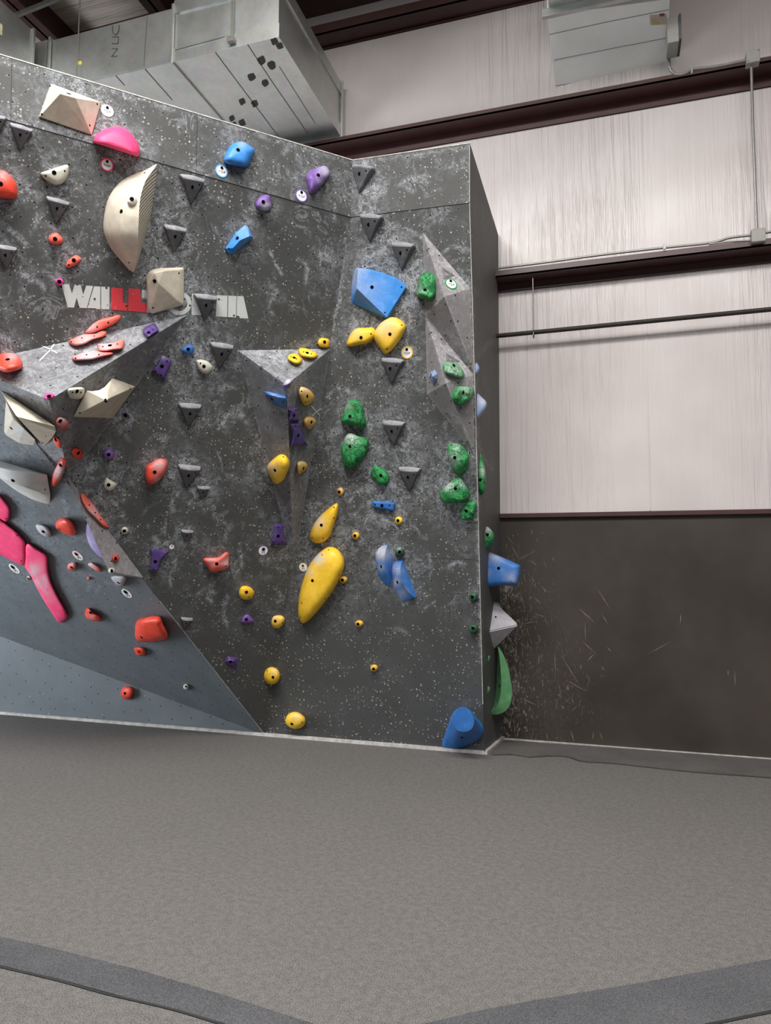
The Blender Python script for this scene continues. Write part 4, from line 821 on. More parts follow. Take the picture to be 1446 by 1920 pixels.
for i in range(130):
    x_, y_ = rs.uniform(0, 900), rs.uniform(240, 1130); a_ = rs.uniform(0, 6.28); l_ = rs.uniform(8, 30); cv = rs.uniform(-1, 1)
    p0 = np.array([x_, y_]); p1 = p0+l_*np.array([math.cos(a_), math.sin(a_)]); p2 = p1+l_*np.array([math.cos(a_+cv), math.sin(a_+cv)])
    STROKES.append(([p0, p1, p2], rs.uniform(2, 7), rs.uniform(.3, .85)))
HP = np.array(HOLDPX)
def chalk_field(pp, holds=1.0):
    c = np.zeros(len(pp))
    fade = np.clip((1230-pp[:, 1])/220, .1, 1)
    for (x_, y_, r_) in HP:
        r_ = min(r_, 55)
        for dx, dy, s, a in ((0, 6, 1.25, .42), (.7, .9, .8, .35), (-.3, -1.1, .7, .3)):
            d2 = ((pp[:, 0]-x_-dx*r_)**2+(pp[:, 1]-y_-dy*(r_ if abs(dy) < 2 else 1))**2)/(s*r_+7)**2
            m = d2 < 9
            c[m] += holds*a*np.exp(-d2[m])
    c = np.minimum(c, .75)*fade
    for pts, w, a in STROKES:
        pts = np.asarray(pts, float)
        q = catmull(pts, 14, closed=False)
        m = (pp[:, 0] > q[:, 0].min()-30) & (pp[:, 0] < q[:, 0].max()+30) & (pp[:, 1] > q[:, 1].min()-30) & (pp[:, 1] < q[:, 1].max()+30)
        if not m.any(): continue
        P = pp[m]; best = np.full(len(P), 1e9)
        for A, B in zip(q[:-1], q[1:]):
            d = B-A; t = np.clip(((P-A)@d)/(d@d+1e-9), 0, 1); best = np.minimum(best, ((P-A-t[:, None]*d)**2).sum(1))
        c[m] = np.maximum(c[m], a*np.exp(-best/(w*w*.55)))
    return np.clip(c, 0, 1)

def panel(name, quads, mat, holds=1.0, kind='structure'):
    """quads: (corner00, corner10, corner11, corner01, plane, spacing)"""
    V, Fc, UV, CH = [], [], [], []
    for (a, b, c_, d, pln, sp) in quads:
        nu = max(1, int(max(np.linalg.norm(b-a), np.linalg.norm(c_-d))/sp)); nv = max(1, int(max(np.linalg.norm(d-a), np.linalg.norm(c_-b))/sp))
        s, t = np.meshgrid(np.linspace(0, 1, nu+1), np.linspace(0, 1, nv+1), indexing='xy'); s = s.ravel()[:, None]; t = t.ravel()[:, None]
        P = (a*(1-s)+b*s)*(1-t)+(d*(1-s)+c_*s)*t
        b0 = sum(len(x) for x in V); V.append(P); UV.append(pln.uv(P)+len(name)*.37)
        CH.append(chalk_field(project(P), holds))
        i, j = np.meshgrid(np.arange(nu), np.arange(nv), indexing='xy'); k = (j*(nu+1)+i).ravel()+b0
        Fc.append(np.stack([k, k+1, k+nu+2, k+nu+1], 1))
    V = np.vstack(V); UV = np.vstack(UV); CH = np.concatenate(CH); Fc = np.vstack(Fc)
    org = V.mean(0)
    me = bpy.data.meshes.new(name); me.from_pydata((V-org).tolist(), [], Fc.tolist()); me.materials.append(M[mat])
    ul = me.uv_layers.new(name='UVMap'); idx = np.empty(len(me.loops), int); me.loops.foreach_get('vertex_index', idx)
    ul.data.foreach_set('uv', UV[idx].astype(np.float32).ravel())
    me.attributes.new('chalk', 'FLOAT', 'POINT').data.foreach_set('value', CH.astype(np.float32))
    py = project(V)[:, 1]; me.attributes.new('wear', 'FLOAT', 'POINT').data.foreach_set('value', np.clip((1240-py)/260, .12, 1).astype(np.float32))
    o = bpy.data.objects.new(name, me); o.location = org; link(o); o['kind'] = kind; return o
wl = panel('wall_left', [(PK, PC, PS1, PQ1, L, .016), (PC, PT2, PT1, PS1, HL, .016)], 'wall')
wf = panel('wall_front', [(PK, PB, PS, PC, R, .016), (PC, PS, PT, PT2, HR, .016)], 'wall')
PXs = PX0+(PX1-PX0)*PS[2]/ZT
ws = panel('wall_side', [(PB, PX0, PXs, PS, SD, .02), (PS, PXs, PX1, PT, SD, .02)], 'side', .3)
wo = panel('wall_lower', [(PK, PQ1, PD1, PD1, Bl, .02), (PK, PD1, PLB1, PLB1, Wd, .03)], 'slate', .45)
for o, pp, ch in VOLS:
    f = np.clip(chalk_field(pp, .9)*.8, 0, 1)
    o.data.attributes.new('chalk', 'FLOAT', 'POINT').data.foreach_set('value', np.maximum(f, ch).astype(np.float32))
    o.data.attributes.new('wear', 'FLOAT', 'POINT').data.foreach_set('value', np.ones(len(pp), np.float32))

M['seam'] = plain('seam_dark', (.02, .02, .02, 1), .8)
M['worn'] = plain('worn_panel_edge', srgb(186, 184, 176), .7, var=.25, scale=30)
M['kick'] = plain('kick_strip_pale', srgb(176, 172, 168), .8, var=.2, scale=18)
def strip(name, pts, pln, w, mat, off=.002, kind='structure'):
    o = deco(name, pln, [pts], w, mat, None, off); o['kind'] = kind; return o
def bar3(name, P, w, h, mat, side=(0, 0, 1.), kind='structure', back=None):
    """bar of width w (along the given directions) following 3D points"""
    V, Fc = [], []
    for p in P:
        for k in range(4): V.append(np.asarray(p)+np.asarray(side)*(h if k in (1, 2) else 0)+np.asarray(back)*(w if k in (2, 3) else 0))
    n = len(P)
    for i in range(n-1):
        for k in range(4): Fc.append((i*4+k, i*4+(k+1) % 4, (i+1)*4+(k+1) % 4, (i+1)*4+k))
    Fc += [(0, 1, 2, 3), tuple((n-1)*4+k for k in (3, 2, 1, 0))]
    o = mesh_obj(name, V, Fc, mat)
    if kind: o['kind'] = kind
    return o
P2 = lambda P: tuple(project(np.array(P)))
strip('trim_1', [P2(PS0), P2(PC)], HL, .6, 'seam', .003)
strip('trim_2', [P2(PC), P2(PS)], HR, .6, 'seam', .003)
strip('trim_3', [(370, 216), (368, 320)], HL, .7, 'seam', .003)
strip('trim_4', [(22, 110), (20, 224)], HL, .7, 'seam', .003)
bar3('trim_5', [PT1+HL.n*.003, PT2+HL.n*.003], .02, .007, 'worn', back=-HL.n)
bar3('trim_6', [PT2+HR.n*.003, PT+HR.n*.003], .02, .006, 'worn', back=-HR.n)
strip('trim_7', [P2(PS+np.array([-.004, 0, 0])), (893.2, 820), (905.5, 1320)], R, 1.1, 'worn', .003)
strip('trim_8', [(880.6, 272), (880.6, 378)], HR, .9, 'worn', .003)
strip('trim_9', [(300, 1127), (495, 1375)], L, .7, 'worn', .002)
strip('trim_10', [(800, 1046), (900, 1050)], R, .35, 'seam', .0015)
out = np.array([0, -1., 0])
bar3('baseboard_left', [PLB1+out*.03, PB+np.array([.012, -.03, 0])], .03, .026, 'kick', back=-out)
bar3('baseboard_side', [PB+np.array([.0, -.03, 0]), PX0+np.array([.0, -.01, 0])], .03, .026, 'kick', back=np.array([1., 0, 0]))
bar3('baseboard_back', [np.array([-.95, YW-.035, 0]), np.array([4, YW-.035, 0])], .03, .014, 'kick', back=-out)

# ------------------------------------------------------------------ building: back wall, wainscot, girts, roof, floor
t = NT('vinyl_insulation'); co = t.coord()
w1 = t.noise(t.mapping(co, (9, 1, .4), rot=(0, .02, 0)), 1.6, 4, .55, .5); w2 = t.noise(t.mapping(co, (40, 1, .9)), 1.5, 3, .6); w3 = t.noise(t.mapping(co, (1, 1, .6)), 1.1, 2)
t.link(t.mix(t.step(t.noise(co, .9, 3), .3, .7), srgb(196, 188, 186), srgb(208, 201, 199)), 'Base Color')
t.link(t.math('ADD', .2, t.math('MULTIPLY', w3, .12)), 'Roughness'); t.setv(Specular_IOR_Level=.36)
sx = t.n('ShaderNodeSeparateXYZ', i_Vector=co)
wr = t.math('ADD', .18, t.math('MULTIPLY', t.step(t.noise(t.mapping(co, (.9, 1, .12), (.4, 0, 0)), 1.0, 1), .42, .62), .9))
hgt = t.math('ADD', t.math('MULTIPLY', w1, wr), t.math('MULTIPLY', t.math('MULTIPLY', w2, wr), .28))
t.bump(hgt, .6, .05); M['vinyl'] = t.m
t = NT('roof_insulation'); co = t.coord()
t.link(t.mix(t.step(t.noise(t.mapping(co, (.5, 5, 1)), 1.6, 4), .3, .7), srgb(186, 172, 160), srgb(206, 192, 180)), 'Base Color'); t.setv(Roughness=.5)
t.bump(t.noise(t.mapping(co, (.35, 6, 1)), 2.0, 4, .6, .3), .6, .05); M['roof'] = t.m
t = NT('black_wainscot'); co = t.coord()
sc1 = t.noise(t.mapping(co, (13, 1, 4.5), rot=(0, .25, 0)), 3.0, 7, .8, 1.4)
att = t.attr('scuff')
f = t.math('MULTIPLY', t.math('MULTIPLY', att, 1.5), t.step(t.math('ADD', sc1, t.math('MULTIPLY', att, .1)), .58, .68), True)
bc = t.mix(t.step(t.noise(co, 1.3, 4), .3, .7), srgb(50, 45, 40), srgb(66, 60, 54))
t.link(t.mix(f, bc, srgb(150, 142, 132)), 'Base Color'); t.setv(Roughness=.6, Specular_IOR_Level=.3); M['black'] = t.m
M['scratch'] = plain('scratched_plywood', srgb(122, 115, 106), .8, var=.25, scale=60)
t = NT('carpet_mat'); co = t.coord()
c1 = t.noise(co, 260, 3, .7); c2 = t.noise(co, 34, 5, .75); c3 = t.noise(co, 1.1, 5, .62, .3)
bc = t.mix(t.step(c3, .3, .7), srgb(88, 85, 82), srgb(98, 94, 91))
bc = t.mix(t.step(c2, .32, .68), t.mix(.65, bc, srgb(66, 65, 64)), t.mix(.2, bc, srgb(160, 157, 153)))
c = t.mix(t.step(c1, .35, .7), t.mix(.6, bc, srgb(46, 45, 44)), t.mix(.4, bc, srgb(176, 172, 168)))
t.link(c, 'Base Color'); t.setv(Roughness=.95, Specular_IOR_Level=.1); t.bump(c1, .5, .006); M['carpet'] = t.m
def carpet_dark(name, k, tint=(1, 1, 1)):
    t = NT(name); co = t.coord(); c1 = t.noise(co, 230, 3, .7); c2 = t.noise(co, 3.0, 4, .6)
    bc = t.mix(t.step(c2, .3, .7), srgb(84*k*tint[0], 85*k*tint[1], 88*k*tint[2]), srgb(100*k*tint[0], 100*k*tint[1], 103*k*tint[2]))
    t.link(t.mix(t.step(c1, .35, .7), t.mix(.4, bc, srgb(48, 48, 51)), t.mix(.2, bc, srgb(160, 160, 162))), 'Base Color'); t.setv(Roughness=.95, Specular_IOR_Level=.1); t.bump(c1, .5, .006); return t.m
M['carpet_d'] = carpet_dark('carpet_strip', .8); M['carpet_e'] = carpet_dark('carpet_strip_dark', .8); M['carpet_f'] = carpet_dark('carpet_strip_wall', .9, (1.05, 1.0, .93))

o = boxes_obj('floor', [((-9, -3.5, -.3), (5, YW+.05, 0))], 'carpet'); o['kind'] = 'structure'
o = boxes_obj('wall_back', [((-8, YW, 1.99), (5, YW+.1, 7.6))], 'vinyl'); o['kind'] = 'structure'
o = boxes_obj('ceiling', [((-9, -3.5, 7.55), (5, YW+.1, 7.65))], 'roof'); o['kind'] = 'structure'
# wainscot with scuffs
nx, nz = 150, 90
gx = np.linspace(-.955, 4.0, nx+1); gz = np.linspace(0, 1.99, nz+1)
V = np.array([(x_, YW-.012, z_) for z_ in gz for x_ in gx]); Fc = [(j*(nx+1)+i, j*(nx+1)+i+1, (j+1)*(nx+1)+i+1, (j+1)*(nx+1)+i) for j in range(nz) for i in range(nx)]
wb = mesh_obj('wall_back_wainscot', V, Fc, 'black'); wb['kind'] = 'structure'
pp = project(V); sc_ = np.clip(1.1*np.exp(-(pp[:, 0]-940)/55), 0, 1)*np.clip((pp[:, 1]-985)/120, 0, 1)*.9 + .28*np.exp(-((pp[:, 0]-1075)/60)**2-((pp[:, 1]-1280)/90)**2) + .3*np.clip((pp[:, 1]-1375)/30, 0, 1)*np.clip((1250-pp[:, 0])/300, 0, 1)
wb.data.attributes.new('scuff', 'FLOAT', 'POINT').data.foreach_set('value', np.clip(sc_, 0, .8).astype(np.float32))
sk = []
for (a, b) in [((968, 1053), (1000, 1034)), ((990, 1050), (1010, 1061)), ((1083, 1138), (1118, 1170)), ((1118, 1100), (1146, 1145)), ((1128, 1150), (1141, 1172)), ((1097, 1165), (1098, 1202)), ((1090, 1200), (1117, 1226)), ((1050, 1225), (1090, 1290)), ((1138, 1212), (1147, 1223)), ((975, 1308), (1008, 1323)), ((1070, 1368), (1077, 1392)), ((1125, 1372), (1130, 1388)), ((1212, 1228), (1262, 1201)), ((1378, 1257), (1379, 1290)), ((1365, 1255), (1366, 1268)), ((1277, 1150), (1276, 1170)), ((1128, 1248), (1133, 1258)), ((1040, 1220), (1042, 1270)), ((982, 1075), (985, 1090)), ((997, 1080), (1002, 1093)), ((1014, 1098), (1026, 1111)), ((1000, 1118), (1016, 1134)), ((1000, 1150), (1028, 1158)), ((975, 1170), (1010, 1165)), ((1025, 1373), (1027, 1388)), ((1113, 1370), (1112, 1388)), ((1062, 1275), (1100, 1297)), ((1100, 1240), (1116, 1225))]:
    sk.append(([a, b], rs.uniform(.9, 1.8)))
for i in range(70):
    x_ = 948+rs.exponential(36); y_ = rs.uniform(990, 1390); 
    if x_ > 1180: continue
    l_ = rs.exponential(9)+2; a_ = rs.choice([1.45, 1.57, 1.0, .8, 2.2, 1.2])+rs.normal()*.15
    sk.append(([(x_, y_), (x_+l_*math.cos(a_), y_+l_*math.sin(a_))], rs.uniform(.5, 1.5)))
WBP = YP(YW-.012)
V, Fc = [], []
for (pts, w_) in sk:
    a, b = np.array(pts[0], float), np.array(pts[1], float); d = (b-a)/np.linalg.norm(b-a); nn = np.array([-d[1], d[0]])*w_/2; m = (a+b)/2
    i = len(V)
    for q in (a, m+nn, b, m-nn): V.append(WBP.at(q[0], q[1], .002))
    Fc.append((i, i+1, i+2, i+3))
o = mesh_obj('scuff_marks', V, Fc, 'scratch', wb); o['kind'] = 'stuff'; o['label'] = 'pale scratches in the black paint'

o = boxes_obj('trim_12', [((-.955, YW-.05, 1.972), (4.5, YW+.02, 2.012))], 'maroon', bevel=.003); o['kind'] = 'structure'
def girt(px_low, px_web, px_top, label, x0=-7.5):
    dp = .2
    z0 = onY(*px_low, YW)[2]; z1 = onY(*px_web, YW-dp)[2]; z2 = onY(*px_top, YW-dp)[2]
    zw = z1
    o = boxes_obj('steel_girt', [((x0, YW-dp, z1), (4.5, YW-dp+.012, max(z2, z1+.03))), ((x0, YW-dp, z1), (4.5, YW, z1+.012)), ((x0, YW-.012, z0), (4.5, YW, z1)), ((x0, YW-.02, z0), (4.5, YW-.006, z0+.012))], 'maroon')
    return tag(o, label, 'steel beam')
girt((938, 549.2), (936, 519), (936, 507), 'maroon horizontal steel wall beam halfway up, with the junction box at its right end', -.955)
girt((960, 248.6), (960, 205), (960, 196), 'maroon horizontal steel wall beam running under the right-hand duct end')
girt((601, 96.5), (575, 70), (575, 52), 'maroon horizontal steel wall beam high up between the two ducts')
o = boxes_obj('steel_girt', [((-7.5, YW-.3, 7.3), (4.5, YW, 7.55))], 'maroon'); tag(o, 'dark steel beam along the top of the back wall under the roof, topmost of all', 'steel beam')
# vertical fold in the vinyl, where two sheets meet
o = boxes_obj('trim_13', [((.33, YW-.004, 2.02), (.342, YW, 5.6))], 'vinyl'); o['kind'] = 'structure'
# rafters along Y
def rafter(x_, w_, zb, label):
    o = boxes_obj('steel_rafter', [((x_-w_/2, -3, zb), (x_+w_/2, YW-.3, zb+.02)), ((x_-.012, -3, zb), (x_+.012, YW-.3, 7.55))], 'maroon'); return tag(o, label, 'steel beam')
r1 = onZ(50, 35, 7.2); rafter(r1[0], .2, 7.2, 'dark steel rafter under the roof at the top left, beside the left duct')
r2 = onZ(290, 10, 7.2); rafter(r2[0]-.02, .2, 7.2, 'dark steel rafter under the roof behind the long duct')
st = [onZ(22, 32, 7.1), onZ(60, 15, 7.1), onZ(112, -4, 7.1)]
o = bar3('metal_strut', [st[0]-(st[1]-st[0])*.3, st[2]+(st[2]-st[0])*1.5], .05, .04, 'zinc', kind=None, back=np.array([0, .9, .3])); tag(o, 'grey metal channel strut crossing under the roof at top left', 'strut')

# sprinkler pipe and its hanger
yp = YW-.14
a = onY(937, 629.5, yp); b = onY(1446, 580, yp)
o = tube_obj('sprinkler_pipe', [a+(a-b)*.02, b+(b-a)*1.2], .02, 'blackpipe', n=14); tag(o, 'thin black horizontal pipe along the back wall below the middle beam', 'pipe')
h0 = onY(999, 517, yp); h1 = onY(1000.8, 622, yp)
o = tube_obj('pipe_hanger', [h0, (h0+h1)/2, h1], .006, 'zinc'); tag(o, 'thin vertical rod holding up the black pipe', 'hanger rod')
ring = [h1+np.array([0, .028*math.cos(q), -.028+.028*math.sin(q)]) for q in np.linspace(math.pi/2, math.pi*2.5, 15)]
tube_obj('clamp_ring', ring, .006, 'zinc', o, n=6)

# conduits
yc = YW-.05
def cond(name, pts, r, label, Y=yc, n=10):
    P = catmull([tuple(onY(p[0], p[1], p[2] if len(p) > 2 else Y)) for p in pts], max(2, 6*len(pts)), closed=False)
    o = tube_obj(name, list(P), r, 'zinc', n=n); return tag(o, label, 'conduit')
yg = YW-.2
cond('electrical_conduit', [(934, 503, yg), (1030, 491, yg), (1126, 478, yg), (1240, 465, yg), (1315, 457.5, yg), (1345, 453, yg), (1368, 446, yg), (1408, 441, yg)], .011, 'long thin grey conduit lying on the middle beam left of the lower junction box')
cond('electrical_conduit', [(1330, 458, yg), (1370, 453, yg), (1408, 451, yg)], .008, 'short lower grey conduit entering the left of the lower junction box')
cond('electrical_conduit', [(1432, 437, yg), (1470, 431, yg), (1600, 416, yg), (1900, 381, yg)], .011, 'grey conduit leaving the right of the lower junction box')
cond('electrical_conduit', [(1409, 126, yg), (1412, 230, yg), (1416, 340, yg), (1419, 430, yg)], .0115, 'grey vertical conduit joining the two junction boxes')
cond('electrical_conduit', [(1256, 80, yg), (1252.5, 108, yg), (1256, 128, yg), (1268, 139.5, yg), (1285, 138, yg), (1301, 130.5, yg), (1350, 124, yg), (1400, 113, yg)], .014, 'curved grey conduit running from the control box to the upper junction box')
def jbox(x0, y0, x1, y1, Y, dpt, label):
    a = onY(x0, y1, Y); b = onY(x1, y0, Y)
    o = boxes_obj('junction_box', [((a[0], Y-dpt, a[2]), (b[0], Y+.03, b[2]))], 'boxgrey', bevel=.006); tag(o, label, 'junction box')
    sc = []
    for fx, fz in ((.12, .12), (.88, .88)):
        x_ = a[0]+(b[0]-a[0])*fx; z_ = a[2]+(b[2]-a[2])*fz; sc.append(((x_-.005, Y-dpt-.003, z_-.005), (x_+.005, Y-dpt+.002, z_+.005)))
    for s_ in sc: boxes_obj('screw', [s_], 'steel', o)
    return o
jbox(1398.5, 98, 1423, 126, yg, .05, 'upper grey square junction box on the beam at top right')
jbox(1408, 431, 1433.5, 459, yg, .05, 'lower grey square junction box on the middle beam at the right edge')
c = onY(1246, 463, yg-.012); o = boxes_obj('conduit_clip', [(c-[.01, .012, .024], c+[.01, .004, .024])], 'zinc'); tag(o, 'small shiny clip on the long conduit along the middle beam', 'clip')
c = onY(1297, 133, yg-.012); o = boxes_obj('conduit_clip', [(c-[.008, .016, .03], c+[.008, .004, .025])], 'zinc'); tag(o, 'small clip on the curved conduit below the control box', 'clip')

# ------------------------------------------------------------------ ducts
t = NT('galvanised_sheet'); co = t.coord()
g1 = t.noise(co, 3, 4, .6, .5); g2 = t.n('ShaderNodeTexVoronoi', i_Vector=co, i_Scale=26.0).outputs['Color']
bc = t.mix(t.step(g1, .3, .7), srgb(190, 193, 191), srgb(206, 209, 206)); bc = t.mix(.06, bc, g2)
t.link(bc, 'Base Color'); t.setv(Metallic=.85); t.link(t.math('ADD', .3, t.math('MULTIPLY', g1, .15)), 'Roughness'); M['galv'] = t.m
t = NT('foil_board'); co = t.coord()
t.link(t.mix(t.step(t.noise(co, 4, 4), .3, .7), srgb(236, 235, 230), srgb(243, 242, 238)), 'Base Color'); t.setv(Metallic=.1, Roughness=.4); M['foil'] = t.m
class ZP(Plane):
    def __init__(s, z): s.p = np.array([0, 0, z]); s.n = np.array([0, 0, -1.]); s.u = np.array([1., 0, 0]); s.v = np.array([0, 1., 0])
class XP(Plane):
    def __init__(s, x): s.p = np.array([x, 0, 0.]); s.n = np.array([1., 0, 0]); s.u = np.array([0, 1., 0]); s.v = np.array([0, 0, 1.])
ZD = 5.85
cFR = onZ(640, 258, ZD); cNR = onZ(523, 68, ZD); cNL = onZ(324, 118, ZD)
YF = (cNR[1]+cNL[1])/2; XR = (cNR[0]+cFR[0])/2; XL = cNL[0]; YE = cFR[1]
zr = onY(523, 43, YF)[2]; ztopB = onY(320, 15, YF)[2]; XB = onY(92, 74, YF)[0]
print('duct', ZD, YF, XR, XL, YE, zr, ztopB, XB)
ZTA = ztopB+.06
droot = bpy.data.objects.new('air_duct', None); droot.location = (XR-.5, YF+.4, ZD); link(droot)
tag(droot, 'long galvanised air duct bending above the climbing wall, its underside marked with dark footprints', 'air duct')
def prism(name, prof, x0, x1, mat, parent):
    """profile in (Y,Z) swept along X"""
    n = len(prof); V = [(x0, y, z) for y, z in prof]+[(x1, y, z) for y, z in prof]
    return mesh_obj(name, V, [tuple(range(n)), tuple(range(2*n-1, n-1, -1))]+[(k, (k+1) % n, n+(k+1) % n, n+k) for k in range(n)], mat, parent)
# elbow box with a folded lower edge on the front and the right side
ins = .018
V = []
for (z, d) in ((ZD, 0.0), (zr, .0), (zr, -.012), (ZTA-.12, -.012), (ZTA-.12, 0.0), (ZTA, 0.0)):
    V += [(XL, YF-d, z), (XR+d, YF-d, z), (XR+d, YE, z), (XL, YE, z)]
Fc = [(0, 1, 2, 3), (20, 21, 22, 23)]
for a in range(5):
    for k in range(4): Fc.append((a*4+k, a*4+(k+1) % 4, a*4+4+(k+1) % 4, a*4+4+k))
mesh_obj('elbow_section', V, Fc, 'galv', droot)
boxes_obj('straight_section', [((XB, YF+.01, ZD+.01), (XL, YE-.3, ztopB))], 'galv', droot)
boxes_obj('wall_sleeve', [((XL, YE, ZD+.02), (XR-.0, YW, ZTA-.02))], 'galv', droot)
def flange(parts): return boxes_obj('flange', parts, 'galv', droot, bevel=.003)
def flangeX(x, y0, y1, z0, z1, w=.012, p=.02): return flange([((x-w, y0-p, z0-p), (x+w, y0, z1+p)), ((x-w, y1, z0-p), (x+w, y1+p, z1+p)), ((x-w, y0, z0-p), (x+w, y1, z0)), ((x-w, y0, z1), (x+w, y1, z1+p))])
def flangeY(y, x0, x1, z0, z1, w=.012, p=.02): return flange([((x0-p, y-w, z0-p), (x0, y+w, z1+p)), ((x1, y-w, z0-p), (x1+p, y+w, z1+p)), ((x0, y-w, z0-p), (x1, y+w, z0)), ((x0, y-w, z1), (x1, y+w, z1+p))])
flangeX(XL, YF, YE, ZD, ztopB); flangeY(YE-.02, XL, XR, ZD, ZTA); flangeX(XB+.02, YF, YE-.3, ZD, ztopB)
XC = onY(80, 78, YF)[0]
boxes_obj('corner_section', [((XC-.6, YF-.02, ZD+.01), (XB, YE-.3, ztopB-.01))], 'galv', droot)
cc = onX(62, 58, XC); print('XC', XC, cc, 'C top', onX(0, 3, XC))
ztC = cc[2]
boxes_obj('left_section', [((XC-.7, -1.5, ZD), (XC, cc[1], ztC))], 'galv', droot)
flangeY(cc[1], XC-.7, XC, ZD, ztC)
BP, FP, SP = ZP(ZD), YP(YF), XP(XC)
M['ductline'] = plain('duct_seam', srgb(92, 92, 88), .7)
def seam(pln, z, pts, w=1.1, mat='ductline'): deco('seam', pln, [px(z, pts)], w, mat, droot, .003)
seam(BP, 'D3', [(20, 510), (230, 790), (640, 1335)]); seam(BP, 'D3', [(330, 430), (560, 780), (912, 1290)]); seam(BP, 'D3', [(640, 650), (800, 900), (985, 1195)], .8)
BP2 = ZP(ZD+.01); FP2 = YP(YF+.01)
seam(BP2, 'D2', [(555, 785), (700, 950), (860, 1130)]); seam(BP2, 'D2', [(220, 855), (320, 965)])
seam(FP2, 'D2', [(575, 190), (555, 480), (540, 740)], .9); seam(FP2, 'D1', [(965, 370), (940, 640), (985, 880)], 1.2, 'galv')
seam(FP2, 'D2', [(0, 882), (400, 785), (820, 690)], 1.6, 'galv')
seam(YP(YF-.012), 'D2', [(890, 550), (1446, 400)], 1.2, 'galv')
M['foot'] = plain('footprint_black', srgb(60, 58, 54), .8, var=.3, scale=80)
for i, (x_, y_, r_) in enumerate([(590, 400, 36), (643, 447, 34), (468, 588, 42), (566, 635, 44), (372, 748, 40), (503, 805, 36), (280, 985, 33), (402, 1005, 35), (180, 1148, 29), (278, 1192, 36), (205, 1200, 20)]):
    sq = lambda a: 1.0/max(abs(math.cos(a+.5)), abs(math.sin(a+.5)))**.75
    q = [(x_+r_*.86*sq(a)*(.86+.28*rs.rand())*math.cos(a), y_+r_*.86*sq(a)*(.86+.28*rs.rand())*math.sin(a)) for a in np.arange(18)*2*math.pi/18]
    q = px('D3', q); V = [BP.at(p[0], p[1], .003) for p in q]+[BP.at(p[0], p[1], 0) for p in q]
    f_ = mesh_obj('footprint', V, [tuple(range(18))]+[(k, (k+1) % 18, 18+(k+1) % 18, 18+k) for k in range(18)], 'foot', droot); 
    if i == 0: f_['label'] = 'dark smudged footprint'
    else: f_['label'] = 'dark smudged footprint'
# hand-lettered mark, reading upward
nuc = {'N': [[(180, 548), (242, 551)], [(242, 551), (178, 634)], [(174, 637), (240, 632)]], 'U': [[(182, 418), (246, 412), (254, 425)], [(254, 425), (250, 480), (238, 493)], [(238, 493), (180, 492)]], 'C': [[(186, 292), (184, 345), (192, 375), (212, 392)], [(212, 392), (240, 380), (256, 345), (260, 285)]]}
for chh, sts in nuc.items():
    o = deco('letter', FP2, [px('D2', s_) for s_ in sts], 1.1, 'foot', droot, .003); o['label'] = 'grey pen letter '+chh
M['yellow_st'] = plain('yellow_sticker', srgb(226, 216, 90), .5); M['paper'] = plain('paper_sticker', srgb(214, 210, 170), .6)
o = deco('sticker', FP2, [[(145, 118), (151.5, 117.5)]], 6, 'yellow_st', droot, .003); o['label'] = 'small yellow sticker'
V = [SP.at(x_, y_, h_) for h_ in (.003, 0) for x_, y_ in ((-14, 32), (5, 47), (4, 67), (-14, 53))]; o = mesh_obj('sticker', V, [(0, 1, 2, 3), (4, 5, 6, 7)]+[(k, (k+1) % 4, 4+(k+1) % 4, 4+k) for k in range(4)], 'paper', droot); o['label'] = 'pale paper sticker'
# hanger rods
h0 = onY(438, -30, YF-.03); h1 = onY(433.5, 72, YF-.03); h0[0] = h1[0]
o = tube_obj('duct_hanger', [h0, h1], .007, 'zinc'); tag(o, 'grey hanger rod with a bracket on the front of the duct elbow', 'hanger rod')
boxes_obj('bracket', [(h1-[.03, .02, .035], h1+[.03, .015, .01])], 'zinc', o)
h0 = onY(152, -30, YF-.02); h1 = onY(143.5, 150, YF-.02); h0[0] = h1[0]
o = tube_obj('duct_hanger', [h0, h1], .0055, 'zinc'); tag(o, 'thin grey hanger rod in front of the duct beside a yellow sticker', 'hanger rod')

# right-hand duct end
ZH = 6.02
_pl = Plane(onZ(1041.6, 160, ZH), onZ(1251, 133, ZH), onZ(1026, 29, ZH+.24))
q = [_pl.at(1026, 29), _pl.at(1041.6, 160), _pl.at(1251, 133), _pl.at(1256, -2)]
root = bpy.data.objects.new('air_duct', None); root.location = tuple(np.mean(q, 0)); link(root)
tag(root, 'silver foil-faced duct end with three horizontal bands on the back wall at top right', 'air duct')
V = q+[p+np.array([0, 0, .5]) for p in q]
mesh_obj('housing', V, [(0, 1, 2, 3), (4, 5, 6, 7)]+[(k, (k+1) % 4, 4+(k+1) % 4, 4+k) for k in range(4)], 'foil', root)
HP_ = _pl; ZF = q[0][2]
for a in ([(100, 210), (460, 132), (825, 60)], [(128, 365), (470, 297), (818, 230)]): deco('seam', HP_, [px('D4', a)], .9, 'ductline', root, .003)
y1 = max(q[1][1], q[2][1])
boxes_obj('lower_flange', [((q[1][0]-.01, y1-.05, ZH-.03), (q[2][0]+.01, y1-.03, ZH+.02)), ((q[1][0]-.01, y1-.02, ZH-.085), (q[2][0]+.02, y1+.0, ZH))], 'galv', root, bevel=.003)
boxes_obj('front_flange', [((q[0][0]-.04, q[0][1]-.06, ZF-.05), (q[3][0]+.05, q[0][1]-.02, ZF+.02)), ((q[0][0]-.03, q[0][1]-.02, ZF-.02), (q[3][0]+.04, q[0][1]+.02, ZF+.01))], 'galv', root, bevel=.003)
boxes_obj('front_section', [((q[0][0]+.02, q[0][1]-.9, ZF+.02), (q[3][0], q[0][1]-.06, ZF+.5))], 'galv', root)
